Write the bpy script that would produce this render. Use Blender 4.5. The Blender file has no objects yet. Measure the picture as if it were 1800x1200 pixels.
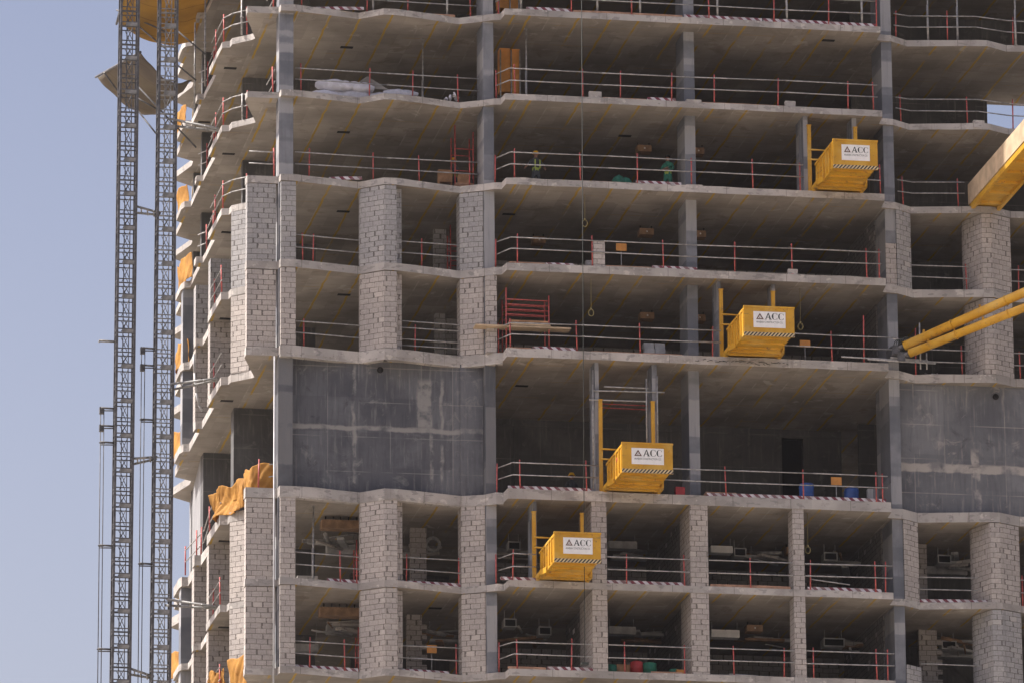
import bpy, math, random
import numpy as np
from mathutils import Vector, Matrix, noise as mnoise
random.seed(7)
R = math.radians
sc = bpy.context.scene
C = sc.collection

# ------------------------------------------------------------------ camera
# survey of the place: x along the front facade, y into the building, z up (metres)
VV = np.array([-300., -41000.]); DD = np.array([-2050., 3050.])
FPX = float(np.sqrt(-(VV @ DD)))
_up = np.array([VV[0], VV[1], FPX]); _up /= np.linalg.norm(_up)
_dp = np.array([DD[0], DD[1], FPX]); _dp /= np.linalg.norm(_dp)
_ri = np.cross(_dp, _up); _ri /= np.linalg.norm(_ri)
if _ri[0] < 0: _ri = -_ri
RC = np.stack([_ri, _dp, _up], 1)
def ray(u, v):
    c = np.array([u - 900., v - 600., FPX]); return RC.T @ (c / np.linalg.norm(c))
CAM = -ray(853, 640) * 245.
def onz(u, v, z):
    r = ray(u, v); p = CAM + r * ((z - CAM[2]) / r[2]); return (float(p[0]), float(p[1]), float(p[2]))
def ony(u, v, y):
    r = ray(u, v); p = CAM + r * ((y - CAM[1]) / r[1]); return (float(p[0]), float(p[1]), float(p[2]))
def xat(u, y, z):
    f = lambda x: (lambda c: 900 + FPX * c[0] / c[2])(RC @ (np.array([x, y, z]) - CAM))
    a, b = -30., 40.
    for _ in range(40):
        m = (a + b) / 2
        if f(m) < u: a = m
        else: b = m
    return a
cd = bpy.data.cameras.new('camera'); cam = bpy.data.objects.new('camera', cd); C.objects.link(cam)
cd.sensor_width = 36; cd.lens = 36 * FPX / 1800; cd.clip_start = 1; cd.clip_end = 8000
M = Matrix.Identity(4)
for i in range(3):
    M[i][0] = RC[0][i]; M[i][1] = -RC[1][i]; M[i][2] = -RC[2][i]; M[i][3] = CAM[i]
cam.matrix_world = M
sc.camera = cam
sc.render.resolution_x = 1024; sc.render.resolution_y = 682

# ------------------------------------------------------------------ light
SUN_EL, SUN_AZ = R(50), R(11)            # azimuth: from -x towards +y
sdir = Vector((-math.cos(SUN_EL) * math.cos(SUN_AZ), math.cos(SUN_EL) * math.sin(SUN_AZ), math.sin(SUN_EL)))
w = bpy.data.worlds.new("World"); sc.world = w; w.use_nodes = True
nt = w.node_tree; nt.nodes.clear()
sk = nt.nodes.new('ShaderNodeTexSky'); sk.sky_type = 'NISHITA'; sk.sun_disc = False
sk.sun_elevation = SUN_EL; sk.sun_rotation = math.atan2(sdir.x, sdir.y)
sk.air_density = 1.0; sk.dust_density = 8.0; sk.ozone_density = 3.6; sk.altitude = 0
bg = nt.nodes.new('ShaderNodeBackground'); bg.inputs[1].default_value = 0.094
wo = nt.nodes.new('ShaderNodeOutputWorld')
hs = nt.nodes.new('ShaderNodeHueSaturation'); hs.inputs['Saturation'].default_value = .92
tn = nt.nodes.new('ShaderNodeMix'); tn.data_type = 'RGBA'; tn.blend_type = 'MULTIPLY'; tn.inputs[0].default_value = 1.; tn.inputs[7].default_value = (1.04, .985, 1.05, 1)
# the sky pales towards the dusty horizon
tc = nt.nodes.new('ShaderNodeTexCoord'); sx = nt.nodes.new('ShaderNodeSeparateXYZ'); nt.links.new(tc.outputs['Generated'], sx.inputs[0])
mr = nt.nodes.new('ShaderNodeMapRange'); mr.inputs[1].default_value = .36; mr.inputs[2].default_value = .18; mr.inputs[3].default_value = 0.; mr.inputs[4].default_value = 1.
nt.links.new(sx.outputs[2], mr.inputs[0]); hz_ = nt.nodes.new('ShaderNodeMix'); hz_.data_type = 'RGBA'; hz_.blend_type = 'MULTIPLY'; hz_.inputs[7].default_value = (1.80, 1.66, 1.47, 1)
nt.links.new(sk.outputs[0], hs.inputs['Color']); nt.links.new(hs.outputs[0], tn.inputs[6]); nt.links.new(tn.outputs[2], hz_.inputs[6]); nt.links.new(mr.outputs[0], hz_.inputs[0]); nt.links.new(hz_.outputs[2], bg.inputs[0]); nt.links.new(bg.outputs[0], wo.inputs[0])
sl = bpy.data.lights.new('sun', 'SUN'); sl.energy = 4.2; sl.angle = R(0.5); sl.color = (1.0, 0.94, 0.86)
so = bpy.data.objects.new('sun', sl); C.objects.link(so)
so.rotation_euler = sdir.to_track_quat('Z', 'Y').to_euler()
sc.view_settings.view_transform = 'Standard'; sc.view_settings.look = 'None'
sc.view_settings.exposure = 0.8; sc.view_settings.gamma = 1.0

# ------------------------------------------------------------------ node helpers
class NB:
    def __init__(s, name):
        s.m = bpy.data.materials.new(name); s.m.use_nodes = True
        s.t = s.m.node_tree; s.t.nodes.clear()
        s.out = s.t.nodes.new('ShaderNodeOutputMaterial')
        s.b = s.t.nodes.new('ShaderNodeBsdfPrincipled')
        s.t.links.new(s.b.outputs[0], s.out.inputs[0])
        s.b.inputs['Roughness'].default_value = .85
        s._uv = None; s._p = None
    def n(s, ty, **k):
        x = s.t.nodes.new(ty)
        for a, b in k.items(): setattr(x, a, b)
        return x
    def set(s, sock, v):
        if v is None: return
        if isinstance(v, bpy.types.NodeSocket): s.t.links.new(v, sock)
        elif isinstance(v, (tuple, list)):
            if sock.type == 'RGBA': sock.default_value = tuple(v)[:3] + (1,)
            else: sock.default_value = tuple(v)[:3]
        else: sock.default_value = v
    def ma(s, op, a, b=None, c=None, clamp=False):
        x = s.n('ShaderNodeMath', operation=op, use_clamp=clamp)
        s.set(x.inputs[0], a); s.set(x.inputs[1], b)
        if c is not None: s.set(x.inputs[2], c)
        return x.outputs[0]
    def uv(s):
        if not s._uv:
            x = s.n('ShaderNodeSeparateXYZ'); s.t.links.new(s.n('ShaderNodeUVMap').outputs[0], x.inputs[0]); s._uv = (x.outputs[0], x.outputs[1])
        return s._uv
    def pos(s):
        if not s._p: s._p = s.n('ShaderNodeTexCoord').outputs['Object']
        return s._p
    def comb(s, a, b, c=0.):
        x = s.n('ShaderNodeCombineXYZ'); s.set(x.inputs[0], a); s.set(x.inputs[1], b); s.set(x.inputs[2], c); return x.outputs[0]
    def noise(s, vec, scale, det=3., rough=.55, dist=0.):
        x = s.n('ShaderNodeTexNoise'); s.set(x.inputs['Vector'], vec); x.inputs['Scale'].default_value = scale
        x.inputs['Detail'].default_value = det; x.inputs['Roughness'].default_value = rough; x.inputs['Distortion'].default_value = dist
        return x.outputs[0]
    def white(s, vec):
        x = s.n('ShaderNodeTexWhiteNoise'); s.set(x.inputs['Vector'], vec); return x.outputs['Value']
    def ramp(s, v, a, b, lo=0., hi=1.):
        x = s.n('ShaderNodeMapRange'); s.set(x.inputs[0], v); s.set(x.inputs[1], a); s.set(x.inputs[2], b)
        s.set(x.inputs[3], lo); s.set(x.inputs[4], hi); x.interpolation_type = 'SMOOTHSTEP'; return x.outputs[0]
    def mix(s, f, a, b, mode='MIX'):
        x = s.n('ShaderNodeMix', data_type='RGBA', blend_type=mode)
        s.set(x.inputs[0], f); s.set(x.inputs[6], a); s.set(x.inputs[7], b); return x.outputs[2]
    def col(s, c): s.set(s.b.inputs['Base Color'], c)
    def bump(s, h, st=.4, d=.02):
        x = s.n('ShaderNodeBump'); x.inputs['Strength'].default_value = st; x.inputs['Distance'].default_value = d
        s.set(x.inputs['Height'], h); s.t.links.new(x.outputs[0], s.b.inputs['Normal'])
def band(n, c, pos, hw, soft=.03):
    """1 where |c-pos|<hw"""
    d = n.ma('ABSOLUTE', n.ma('SUBTRACT', c, pos)); return n.ramp(d, hw, hw + soft, 1., 0.)

def m_plain(name, col, rough=.6, var=.25, scale=3., metal=0., bump=0.):
    n = NB(name); p = n.pos()
    f = n.noise(p, scale, 4.); d = tuple(x * (1 - var) for x in col); l = tuple(min(1, x * (1 + var * .6)) for x in col)
    n.col(n.mix(n.ramp(f, .35, .68), d, l)); n.b.inputs['Roughness'].default_value = rough; n.b.inputs['Metallic'].default_value = metal
    if bump: n.bump(f, bump, .02)
    return n.m

def m_block(name, c1, c2, joint, new=0.):
    n = NB(name); u, v = n.uv(); p = n.pos()
    wob = n.ma('MULTIPLY', n.ma('SUBTRACT', n.noise(p, 1.7, 2.), .5), .05)
    vv = n.ma('DIVIDE', n.ma('ADD', v, wob), .205)
    row = n.ma('FLOOR', vv); fv = n.ma('FRACT', vv)
    sh = n.ma('MULTIPLY', n.white(n.comb(row, 3.3)), .22)
    uu = n.ma('ADD', n.ma('DIVIDE', u, .41), n.ma('ADD', n.ma('MULTIPLY', n.ma('MODULO', n.ma('ADD', row, 400.), 2.), .5), sh))
    cu = n.ma('FLOOR', uu); fu = n.ma('FRACT', uu)
    cell = n.comb(cu, row, 1.)
    rnd = n.white(cell); rnd2 = n.white(n.comb(cu, row, 7.))
    wj = n.ramp(rnd2, .45, 1., .045, .17)
    wj = n.ma('MULTIPLY', wj, n.ramp(n.noise(p, 11., 3.), .3, .6, .5, 1.3)); jv = n.ramp(fu, n.ma('MULTIPLY', wj, .75), wj, 1., 0.)
    fr = n.noise(p, 9., 3.)
    jh = n.ramp(fv, n.ma('MULTIPLY', fr, .10), n.ma('ADD', n.ma('MULTIPLY', fr, .10), .07), 1., 0.)
    # some bed joints are flush (same colour as the block), some open and dark
    dk = n.noise(n.comb(n.ma('MULTIPLY', u, 1.0), n.ma('MULTIPLY', row, 9.7)), 1.1, 1.)
    jh = n.ma('MULTIPLY', jh, n.ramp(dk, .3, .55, .35, 1.))
    j = n.ma('MAXIMUM', n.ma('MULTIPLY', jv, .9), jh)
    c = n.mix(rnd, c1, c2)
    big = n.noise(p, .55, 3.); c = n.mix(n.ramp(big, .35, .68, 0., .45), c, (c1[0]*.62, c1[1]*.64, c1[2]*.68))
    c = n.mix(n.ramp(n.noise(p, 14., 4.), .3, .75, .25, 0.), c, (.08, .07, .06))
    lt = n.ramp(rnd2, .95, .99); c = n.mix(n.ma('MULTIPLY', lt, .35), c, (.60, .55, .50))
    n.col(n.mix(j, c, joint)); n.bump(n.ma('SUBTRACT', 1., j), .6, .02)
    n.b.inputs['Roughness'].default_value = .95
    return n.m

def m_soffit():
    n = NB('concrete_soffit'); u, v = n.uv(); p = n.pos()
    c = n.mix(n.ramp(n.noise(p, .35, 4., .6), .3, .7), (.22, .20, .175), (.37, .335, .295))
    # plywood shutter boards: 0.6 x 2.4 tonal panels
    pu = n.ma('FLOOR', n.ma('DIVIDE', u, .61)); pv = n.ma('FLOOR', n.ma('DIVIDE', n.ma('ADD', v, .4), 1.22))
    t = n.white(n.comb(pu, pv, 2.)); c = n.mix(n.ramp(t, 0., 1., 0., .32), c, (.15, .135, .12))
    c = n.mix(n.ramp(n.noise(p, .9, 5., .7, .6), .55, .68, 0., .5), c, (.16, .13, .10))
    fl = n.ma('FRACT', n.ma('DIVIDE', n.ma('ADD', v, .4), 1.22)); c = n.mix(n.ma('MULTIPLY', n.ramp(fl, .01, .035, 1., 0.), .45), c, (.13, .11, .09))
    # pale grout runs along the board joints in depth
    fu = n.ma('FRACT', n.ma('DIVIDE', u, 1.22)); g = n.ma('MULTIPLY', n.ramp(fu, .015, .06, 1., 0.), n.ramp(n.noise(p, .8, 2.), .45, .62))
    c = n.mix(n.ma('MULTIPLY', g, .35), c, (.52, .49, .44))
    # ochre rust runs
    uw = n.ma('ADD', u, n.ma('MULTIPLY', n.ma('SUBTRACT', n.noise(n.comb(u, v), .9, 2.), .5), .14))
    q = n.ma('DIVIDE', uw, 1.33); cu = n.ma('FLOOR', q); fq = n.ma('FRACT', q)
    off = n.ma('ADD', n.ma('MULTIPLY', n.white(n.comb(cu, 11.)), .6), .2)
    line = n.ramp(n.ma('ABSOLUTE', n.ma('SUBTRACT', fq, off)), n.ma('MULTIPLY', n.noise(p, 2.2, 3.), .028), .05, 1., 0.)
    on = n.ramp(n.noise(n.comb(n.ma('MULTIPLY', cu, 3.7), n.ma('MULTIPLY', v, .35), 0.), 1., 2.), .37, .50)
    c = n.mix(n.ma('MULTIPLY', n.ma('MULTIPLY', line, on), .95), c, (.40, .25, .02))
    fy = n.ma('FRACT', n.ma('DIVIDE', v, 2.44)); hl = n.ma('MULTIPLY', n.ramp(fy, .008, .022, 1., 0.), n.ramp(n.noise(p, .6, 2.), .5, .6))
    c = n.mix(n.ma('MULTIPLY', hl, .75), c, (.33, .20, .05))
    # patches of pale laitance
    c = n.mix(n.ramp(n.noise(p, 1.1, 4., .6, .5), .62, .72, 0., .45), c, (.50, .47, .43))
    n.col(c); n.bump(n.noise(p, 5., 3.), .25, .02); n.b.inputs['Roughness'].default_value = .9
    return n.m

def m_edge(name='concrete_slab_edge'):
    n = NB(name); u, v = n.uv(); p = n.pos()
    c = n.mix(n.ramp(n.noise(p, .5, 4.), .3, .7), (.29, .27, .25), (.50, .47, .44))
    cu = n.ma('FLOOR', n.ma('DIVIDE', n.ma('ADD', u, n.ma('MULTIPLY', n.white(n.comb(n.ma('FLOOR', n.ma('DIVIDE', v, 3.)), 5.)), 3.)), 1.55))
    c = n.mix(n.ramp(n.white(n.comb(cu, n.ma('FLOOR', n.ma('DIVIDE', v, 3.)))), 0., 1., 0., .45), c, (.30, .29, .28))
    bl = n.ramp(n.noise(n.comb(n.ma('MULTIPLY', u, 1.), n.ma('MULTIPLY', v, 2.2)), 2.3, 2., .5), .60, .64)
    c = n.mix(n.ma('MULTIPLY', bl, .55), c, (.19, .185, .18))
    bl2 = n.ramp(n.noise(n.comb(u, n.ma('MULTIPLY', v, 1.6), 9.), 1.15, 4., .65), .52, .62); c = n.mix(n.ma('MULTIPLY', bl2, .45), c, (.22, .205, .19))
    dr = n.ramp(n.noise(n.comb(n.ma('MULTIPLY', u, 6.), n.ma('MULTIPLY', v, .8), 2.), 1., 3.), .58, .72); c = n.mix(n.ma('MULTIPLY', dr, .4), c, (.16, .14, .125))
    wl = n.ramp(n.noise(n.comb(u, v, 5.), 3.1, 3.), .62, .68); c = n.mix(n.ma('MULTIPLY', wl, .5), c, (.62, .58, .53))
    s = n.ma('FRACT', n.ma('DIVIDE', u, 2.35)); c = n.mix(n.ma('MULTIPLY', n.ramp(s, .004, .014, 1., 0.), .7), c, (.10, .09, .08))
    n.col(c); n.bump(n.noise(p, 12., 4.), .5, .02); n.b.inputs['Roughness'].default_value = .92
    return n.m

def m_column(name='concrete_column', k=1.):
    n = NB(name); u, v = n.uv(); p = n.pos()
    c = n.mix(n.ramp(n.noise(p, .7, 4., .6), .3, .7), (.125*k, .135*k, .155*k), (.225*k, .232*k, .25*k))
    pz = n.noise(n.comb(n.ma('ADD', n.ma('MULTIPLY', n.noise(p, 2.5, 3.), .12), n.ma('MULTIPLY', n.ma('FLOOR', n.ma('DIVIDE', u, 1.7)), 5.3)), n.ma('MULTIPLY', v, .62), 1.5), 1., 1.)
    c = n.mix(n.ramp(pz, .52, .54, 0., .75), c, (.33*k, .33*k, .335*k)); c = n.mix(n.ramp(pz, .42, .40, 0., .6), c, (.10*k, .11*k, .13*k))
    st = n.noise(n.comb(n.ma('MULTIPLY', u, 7.), n.ma('MULTIPLY', v, .5)), 1.2, 4.); c = n.mix(n.ramp(st, .5, .8, 0., .5), c, (.11, .11, .115))
    n.col(c); n.bump(n.noise(p, 8., 4.), .3, .02); n.b.inputs['Roughness'].default_value = .7
    return n.m

def m_wall(name, base, dark, light, hz, vx):
    """shuttered concrete wall; hz: (height, half width), vx: (u, half width, bottom, top) pale patches"""
    n = NB(name); u, v = n.uv(); p = n.pos()
    c = n.mix(n.ramp(n.noise(p, .45, 5., .62, .4), .32, .68), dark, base)
    pu = n.ma('FLOOR', n.ma('DIVIDE', u, 1.22)); pv = n.ma('FLOOR', n.ma('DIVIDE', v, 1.38))
    c = n.mix(n.ramp(n.white(n.comb(pu, pv, 4.)), 0., 1., 0., .5), c, dark)
    st = n.noise(n.comb(n.ma('MULTIPLY', u, 5.), n.ma('MULTIPLY', v, .45)), 1.5, 5., .6); c = n.mix(n.ramp(st, .5, .72, 0., .4), c, tuple(x*.72 for x in dark))
    c = n.mix(n.ramp(st, .46, .28, 0., .35), c, light)
    wob = n.ma('MULTIPLY', n.ma('SUBTRACT', n.noise(p, 1.1, 4.), .5), .34)
    thin = n.ma('FRACT', n.ma('DIVIDE', n.ma('ADD', v, .2), 1.38)); tn = n.ramp(n.noise(p, .7, 3.), .42, .6)
    c = n.mix(n.ma('MULTIPLY', n.ma('MULTIPLY', n.ramp(thin, .012, .035, 1., 0.), tn), .5), c, light)
    tu = n.ma('FRACT', n.ma('DIVIDE', u, 1.22)); c = n.mix(n.ma('MULTIPLY', n.ma('MULTIPLY', n.ramp(tu, .012, .04, 1., 0.), n.ramp(n.noise(p, .5, 3.), .45, .6)), .45), c, light)
    for z, hw in hz: c = n.mix(n.ma('MULTIPLY', band(n, n.ma('ADD', v, wob), z, hw, .08), n.ramp(n.noise(p, 1.1, 4., .6), .34, .52, .15, .85)), c, light)
    for x, hw, a, b in vx:
        k = n.ma('MULTIPLY', band(n, n.ma('ADD', u, n.ma('MULTIPLY', wob, 1.)), x, hw, .08), n.ma('MULTIPLY', n.ramp(v, a, a + .2), n.ramp(v, b, b - .3)))
        c = n.mix(n.ma('MULTIPLY', n.ma('MULTIPLY', k, n.ramp(n.noise(p, 1.3, 4., .6), .38, .56)), .8), c, light)
    c = n.mix(n.ramp(n.noise(p, 1.3, 6., .72, .8), .56, .70, 0., .45), c, light)
    c = n.mix(n.ramp(n.noise(p, .8, 5., .7, 1.), .42, .30, 0., .6), c, tuple(x * .6 for x in dark))
    n.col(c); n.bump(n.noise(p, 6., 4.), .3, .02); n.b.inputs['Roughness'].default_value = .72
    return n.m

def m_stripe(name, c1, c2, per, slope, soft=.06):
    n = NB(name); u, v = n.uv()
    f = n.ma('FRACT', n.ma('DIVIDE', n.ma('ADD', u, n.ma('MULTIPLY', v, slope)), per))
    c = n.mix(n.ramp(f, .5 - soft / 2, .5 + soft / 2), c1, c2)
    c = n.mix(n.ramp(n.noise(n.pos(), 3., 4.), .42, .66, 0., .6), c, (.25, .2, .18))
    n.col(c); n.b.inputs['Roughness'].default_value = .7; return n.m

def m_yellow():
    n = NB('yellow_paint'); p = n.n('ShaderNodeNewGeometry').outputs['Position']
    c = n.mix(n.ramp(n.noise(p, 1.3, 4.), .3, .7), (.49, .255, .012), (.61, .335, .02))
    c = n.mix(n.ramp(n.noise(p, 5., 5., .7), .55, .70, 0., .65), c, (.20, .11, .04))
    n.col(c); c = n.mix(n.ramp(n.noise(p, 2.1, 6., .75, 1.2), .60, .66, 0., .7), c, (.13, .085, .05)); c = n.mix(n.ramp(n.noise(p, .8, 3.), .5, .65, 0., .4), c, (.60, .42, .12))
    n.col(c); n.b.inputs['Roughness'].default_value = .55; n.bump(n.noise(p, 3., 3.), .3, .03); return n.m

def m_cloth(name, a, b, tr=.4):
    n = NB(name); p = n.pos()
    c = n.mix(n.ramp(n.noise(p, 1.6, 4.), .3, .7), a, b); n.col(c); n.b.inputs['Roughness'].default_value = .8
    t = n.n('ShaderNodeBsdfTranslucent'); n.set(t.inputs[0], c); mx = n.n('ShaderNodeMixShader'); mx.inputs[0].default_value = tr
    n.t.links.new(n.b.outputs[0], mx.inputs[1]); n.t.links.new(t.outputs[0], mx.inputs[2]); n.t.links.new(mx.outputs[0], n.out.inputs[0])
    n.bump(n.noise(p, 7., 4.), .5, .03); return n.m

def m_net(name='debris_net', c1=(.30, .20, .07), c2=(.42, .28, .08), tr=.5):
    n = NB(name); p = n.pos()
    c = n.mix(n.ramp(n.noise(p, .5, 3.), .3, .7), c1, c2)
    u, v = n.uv(); f = n.ma('FRACT', n.ma('DIVIDE', v, 1.3)); c = n.mix(n.ma('MULTIPLY', n.ramp(f, .02, .06, 1., 0.), .6), c, (.10, .07, .04))
    n.col(c); n.b.inputs['Roughness'].default_value = .9
    t = n.n('ShaderNodeBsdfTranslucent'); n.set(t.inputs[0], c); mx = n.n('ShaderNodeMixShader'); mx.inputs[0].default_value = tr
    n.t.links.new(n.b.outputs[0], mx.inputs[1]); n.t.links.new(t.outputs[0], mx.inputs[2]); n.t.links.new(mx.outputs[0], n.out.inputs[0]); return n.m

MT = dict(
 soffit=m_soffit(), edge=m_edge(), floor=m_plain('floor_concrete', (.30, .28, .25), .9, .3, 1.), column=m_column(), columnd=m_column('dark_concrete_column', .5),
 block=m_block('block_masonry', (.50, .455, .42), (.42, .385, .355), (.12, .105, .095)),
 blockg=m_block('grey_block_masonry', (.42, .41, .40), (.35, .345, .345), (.11, .10, .095)),
 wallL=m_wall('wall_concrete', (.125, .128, .14), (.055, .057, .068), (.27, .262, .245), [(-2.60, .05)], [(-2.30, .24, -2.6, -.45), (-5.05, .02, -5., 0.), (-1.62, .02, -5., -.4), (-2.05, .03, -5., -2.6)]),
 wallR=m_wall('right_wall_concrete', (.20, .205, .215), (.095, .098, .11), (.40, .37, .335), [(-3.3, .13)], [(19.55, .11, -5.3, -2.4), (22.4, .05, -5., -.5)]),
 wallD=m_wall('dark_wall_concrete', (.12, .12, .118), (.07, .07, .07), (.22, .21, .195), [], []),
 wallP=m_plain('pale_wall_concrete', (.27, .27, .275), .8, .15, 1.),
 block_shade=m_block('shaded_block_masonry', (.22, .21, .20), (.16, .155, .15), (.04, .035, .035)), yellow=m_yellow(), hatch=m_stripe('hazard_stripes', (.03, .025, .02), (.62, .5, .28), .14, -.9), tape=m_stripe('red_white_stripes', (.17, .03, .045), (.62, .59, .59), .34, .9, .08),  # first entry: darker copy of the blocks, deep interior shade put in the colour
 white=m_plain('white_board', (.80, .79, .77), .5, .06, 5.), ink=m_plain('sign_ink', (.035, .045, .04), .6, .1), inkb=m_plain('sign_brown_ink', (.14, .07, .045), .6, .1),
 steel=m_plain('galvanised_tube', (.36, .355, .345), .5, .3, 6., .3), steeld=m_plain('mast_steel', (.10, .10, .105), .6, .35, 4., .2), steell=m_plain('mast_light_steel', (.25, .25, .245), .55, .35, 3., .2),
 red=m_plain('red_painted_tube', (.44, .085, .075), .5, .35, 8.), ply=m_plain('plywood', (.40, .22, .11), .8, .3, 2.5), plyl=m_plain('pale_plywood', (.50, .38, .25), .8, .2, 1.5),
 timber=m_plain('timber_board', (.42, .24, .15), .85, .3, 3.), orange=m_cloth('orange_tarpaulin', (.38, .18, .035), (.56, .29, .06), .3), net=m_net(), netg=m_net('grey_debris_net', (.12, .10, .08), (.18, .15, .105), .3),
 wrap=m_plain('white_wrap', (.66, .66, .72), .45, .15, 4., 0., .5), duct=m_plain('duct_metal', (.40, .40, .40), .5, .25, 2., .0), dark=m_plain('black_and_hole_shade', (.008, .008, .008), .9, .1),  # last entry: near-black for black parts and for painted shade inside openings
 blue=m_plain('blue_plastic', (.025, .085, .30), .4, .2), green=m_plain('green_plastic', (.02, .20, .12), .5, .3), hivis=m_plain('hivis_fabric', (.36, .45, .08), .7, .15), greenf=m_plain('green_coverall', (.025, .16, .105), .85, .3, 6.),
 darkf=m_plain('dark_workwear', (.06, .065, .07), .85, .3, 6.), skin=m_plain('skin', (.22, .11, .07), .6, .1), helmet=m_plain('yellow_helmet', (.75, .42, .02), .35, .1), plyd=m_plain('darker_plywood', (.27, .17, .10), .85, .3, 3.), rope=m_plain('yellow_rope', (.24, .20, .08), .8, .2),  # plyd: darker tone of the plywood
 cable=m_plain('black_cable', (.05, .055, .05), .95, .2), redp=m_plain('red_plastic', (.45, .04, .04), .5, .2), pipe=m_plain('white_pipe', (.42, .42, .43), .4, .15), orangep=m_plain('orange_board', (.62, .27, .06), .7, .15))
n = NB('sand_ground'); p = n.pos()
n.col(n.mix(n.ramp(n.noise(p, .02, 5.), .3, .7), (.28, .24, .19), (.38, .33, .27))); n.b.inputs['Roughness'].default_value = .95
MT['sand'] = n.m

# ------------------------------------------------------------------ mesh helpers
class MB:
    def __init__(s): s.v = []; s.f = []; s.mi = []; s.sm = []; s.uvd = {}
    def face(s, pts, mi=0, smooth=False):
        b = len(s.v); s.v += [tuple(p) for p in pts]; s.f.append(list(range(b, b + len(pts)))); s.mi.append(mi); s.sm.append(smooth)
    def box(s, x0, x1, y0, y1, z0, z1, mi=0, m=None):
        P = [Vector((x, y, z)) for x in (x0, x1) for y in (y0, y1) for z in (z0, z1)]
        if m is not None: P = [m @ p for p in P]
        b = len(s.v); s.v += [tuple(p) for p in P]
        for f in ((0, 1, 3, 2), (4, 6, 7, 5), (0, 4, 5, 1), (2, 3, 7, 6), (0, 2, 6, 4), (1, 5, 7, 3)):
            s.f.append([b + i for i in f]); s.mi.append(mi); s.sm.append(False)
    def prism(s, poly, z0, z1, mb=0, ms=0, mt=0):
        a = sum(poly[i][0] * poly[(i + 1) % len(poly)][1] - poly[(i + 1) % len(poly)][0] * poly[i][1] for i in range(len(poly)))
        if a < 0: poly = poly[::-1]
        n = len(poly)
        for i in range(n):
            p, q = poly[i], poly[(i + 1) % n]; s.face([(p[0], p[1], z0), (q[0], q[1], z0), (q[0], q[1], z1), (p[0], p[1], z1)], ms)
        s.face([(p[0], p[1], z1) for p in poly], mt); s.face([(p[0], p[1], z0) for p in reversed(poly)], mb)
    def tube(s, a, b, r, n=8, mi=0, r2=None, cap=True):
        a = Vector(a); b = Vector(b); d = (b - a).normalized(); r2 = r if r2 is None else r2
        e = d.orthogonal().normalized(); g = d.cross(e); k = len(s.v)
        for c, rr in ((a, r), (b, r2)):
            for i in range(n):
                t = 2 * math.pi * i / n; s.v.append(tuple(c + (e * math.cos(t) + g * math.sin(t)) * rr))
        for i in range(n):
            j = (i + 1) % n; s.f.append([k + i, k + j, k + n + j, k + n + i]); s.mi.append(mi); s.sm.append(True)
        if cap:
            s.f.append([k + i for i in reversed(range(n))]); s.f.append([k + n + i for i in range(n)]); s.mi += [mi, mi]; s.sm += [False, False]
    def path(s, pts, r, n=6, mi=0):
        for i in range(len(pts) - 1): s.tube(pts[i], pts[i + 1], r, n, mi)
    def ring(s, c, R0, r, ax='y', n=14, mi=0, sx=1., sz=1.):
        P = []
        for i in range(n + 1):
            t = 2 * math.pi * i / n
            P.append((c[0] + R0 * sx * math.cos(t), c[1], c[2] + R0 * sz * math.sin(t)) if ax == 'y' else (c[0] + R0 * math.cos(t), c[1] + R0 * math.sin(t), c[2]))
        s.path(P, r, 5, mi)
    def lathe(s, c, prof, n=16, mi=0):
        k = len(s.v)
        for r, z in prof:
            for i in range(n):
                t = 2 * math.pi * i / n; s.v.append((c[0] + r * math.cos(t), c[1] + r * math.sin(t), c[2] + z))
        for j in range(len(prof) - 1):
            for i in range(n):
                i2 = (i + 1) % n; s.f.append([k + j*n + i, k + j*n + i2, k + (j+1)*n + i2, k + (j+1)*n + i]); s.mi.append(mi); s.sm.append(True)
    def grid(s, fn, nu, nv, mi=0, smooth=True):
        k = len(s.v)
        for j in range(nv + 1):
            for i in range(nu + 1): s.v.append(tuple(fn(i / nu, j / nv)))
        for j in range(nv):
            for i in range(nu):
                a = k + j * (nu + 1) + i; s.f.append([a, a + 1, a + nu + 2, a + nu + 1]); s.mi.append(mi); s.sm.append(smooth)
    def build(s, name, mats, parent=None):
        me = bpy.data.meshes.new(name); me.from_pydata(s.v, [], s.f); me.update()
        if not isinstance(mats, (list, tuple)): mats = [mats]
        for m in mats: me.materials.append(MT[m] if isinstance(m, str) else m)
        uv = me.uv_layers.new(name='UVMap')
        for i, po in enumerate(me.polygons):
            po.material_index = s.mi[i]; po.use_smooth = s.sm[i]; nn = po.normal
            if abs(nn.z) > .7:
                for li in po.loop_indices:
                    c = me.vertices[me.loops[li].vertex_index].co; uv.data[li].uv = (c.x, c.y)
            else:
                t = Vector((-nn.y, nn.x, 0));
                if t.length < 1e-6: t = Vector((1, 0, 0))
                t.normalize()
                for li in po.loop_indices:
                    c = me.vertices[me.loops[li].vertex_index].co; uv.data[li].uv = (c.dot(t), c.z)
        o = bpy.data.objects.new(name, me); C.objects.link(o)
        if parent is not None: o.parent = parent
        return o
def tag(o, label=None, cat=None, group=None, kind=None):
    if label: o['label'] = label
    if cat: o['category'] = cat
    if group: o['group'] = group
    if kind: o['kind'] = kind
    return o
def thing(name, label, cat, loc=(0, 0, 0), group=None):
    o = bpy.data.objects.new(name, None); o.empty_display_size = .3; C.objects.link(o); o.location = loc
    return tag(o, label, cat, group)
def box_obj(name, x0, x1, y0, y1, z0, z1, mat, parent=None, bev=0.):
    m = MB(); m.box(x0, x1, y0, y1, z0, z1); o = m.build(name, mat, parent)
    return o

# ------------------------------------------------------------------ ground
m = MB(); m.face([(-3000, -3000, -65.2), (3000, -3000, -65.2), (3000, 3000, -65.2), (-3000, 3000, -65.2)])
tag(m.build('ground', 'sand'), 'pale sandy ground far below the tower', 'ground', kind='structure')

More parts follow.
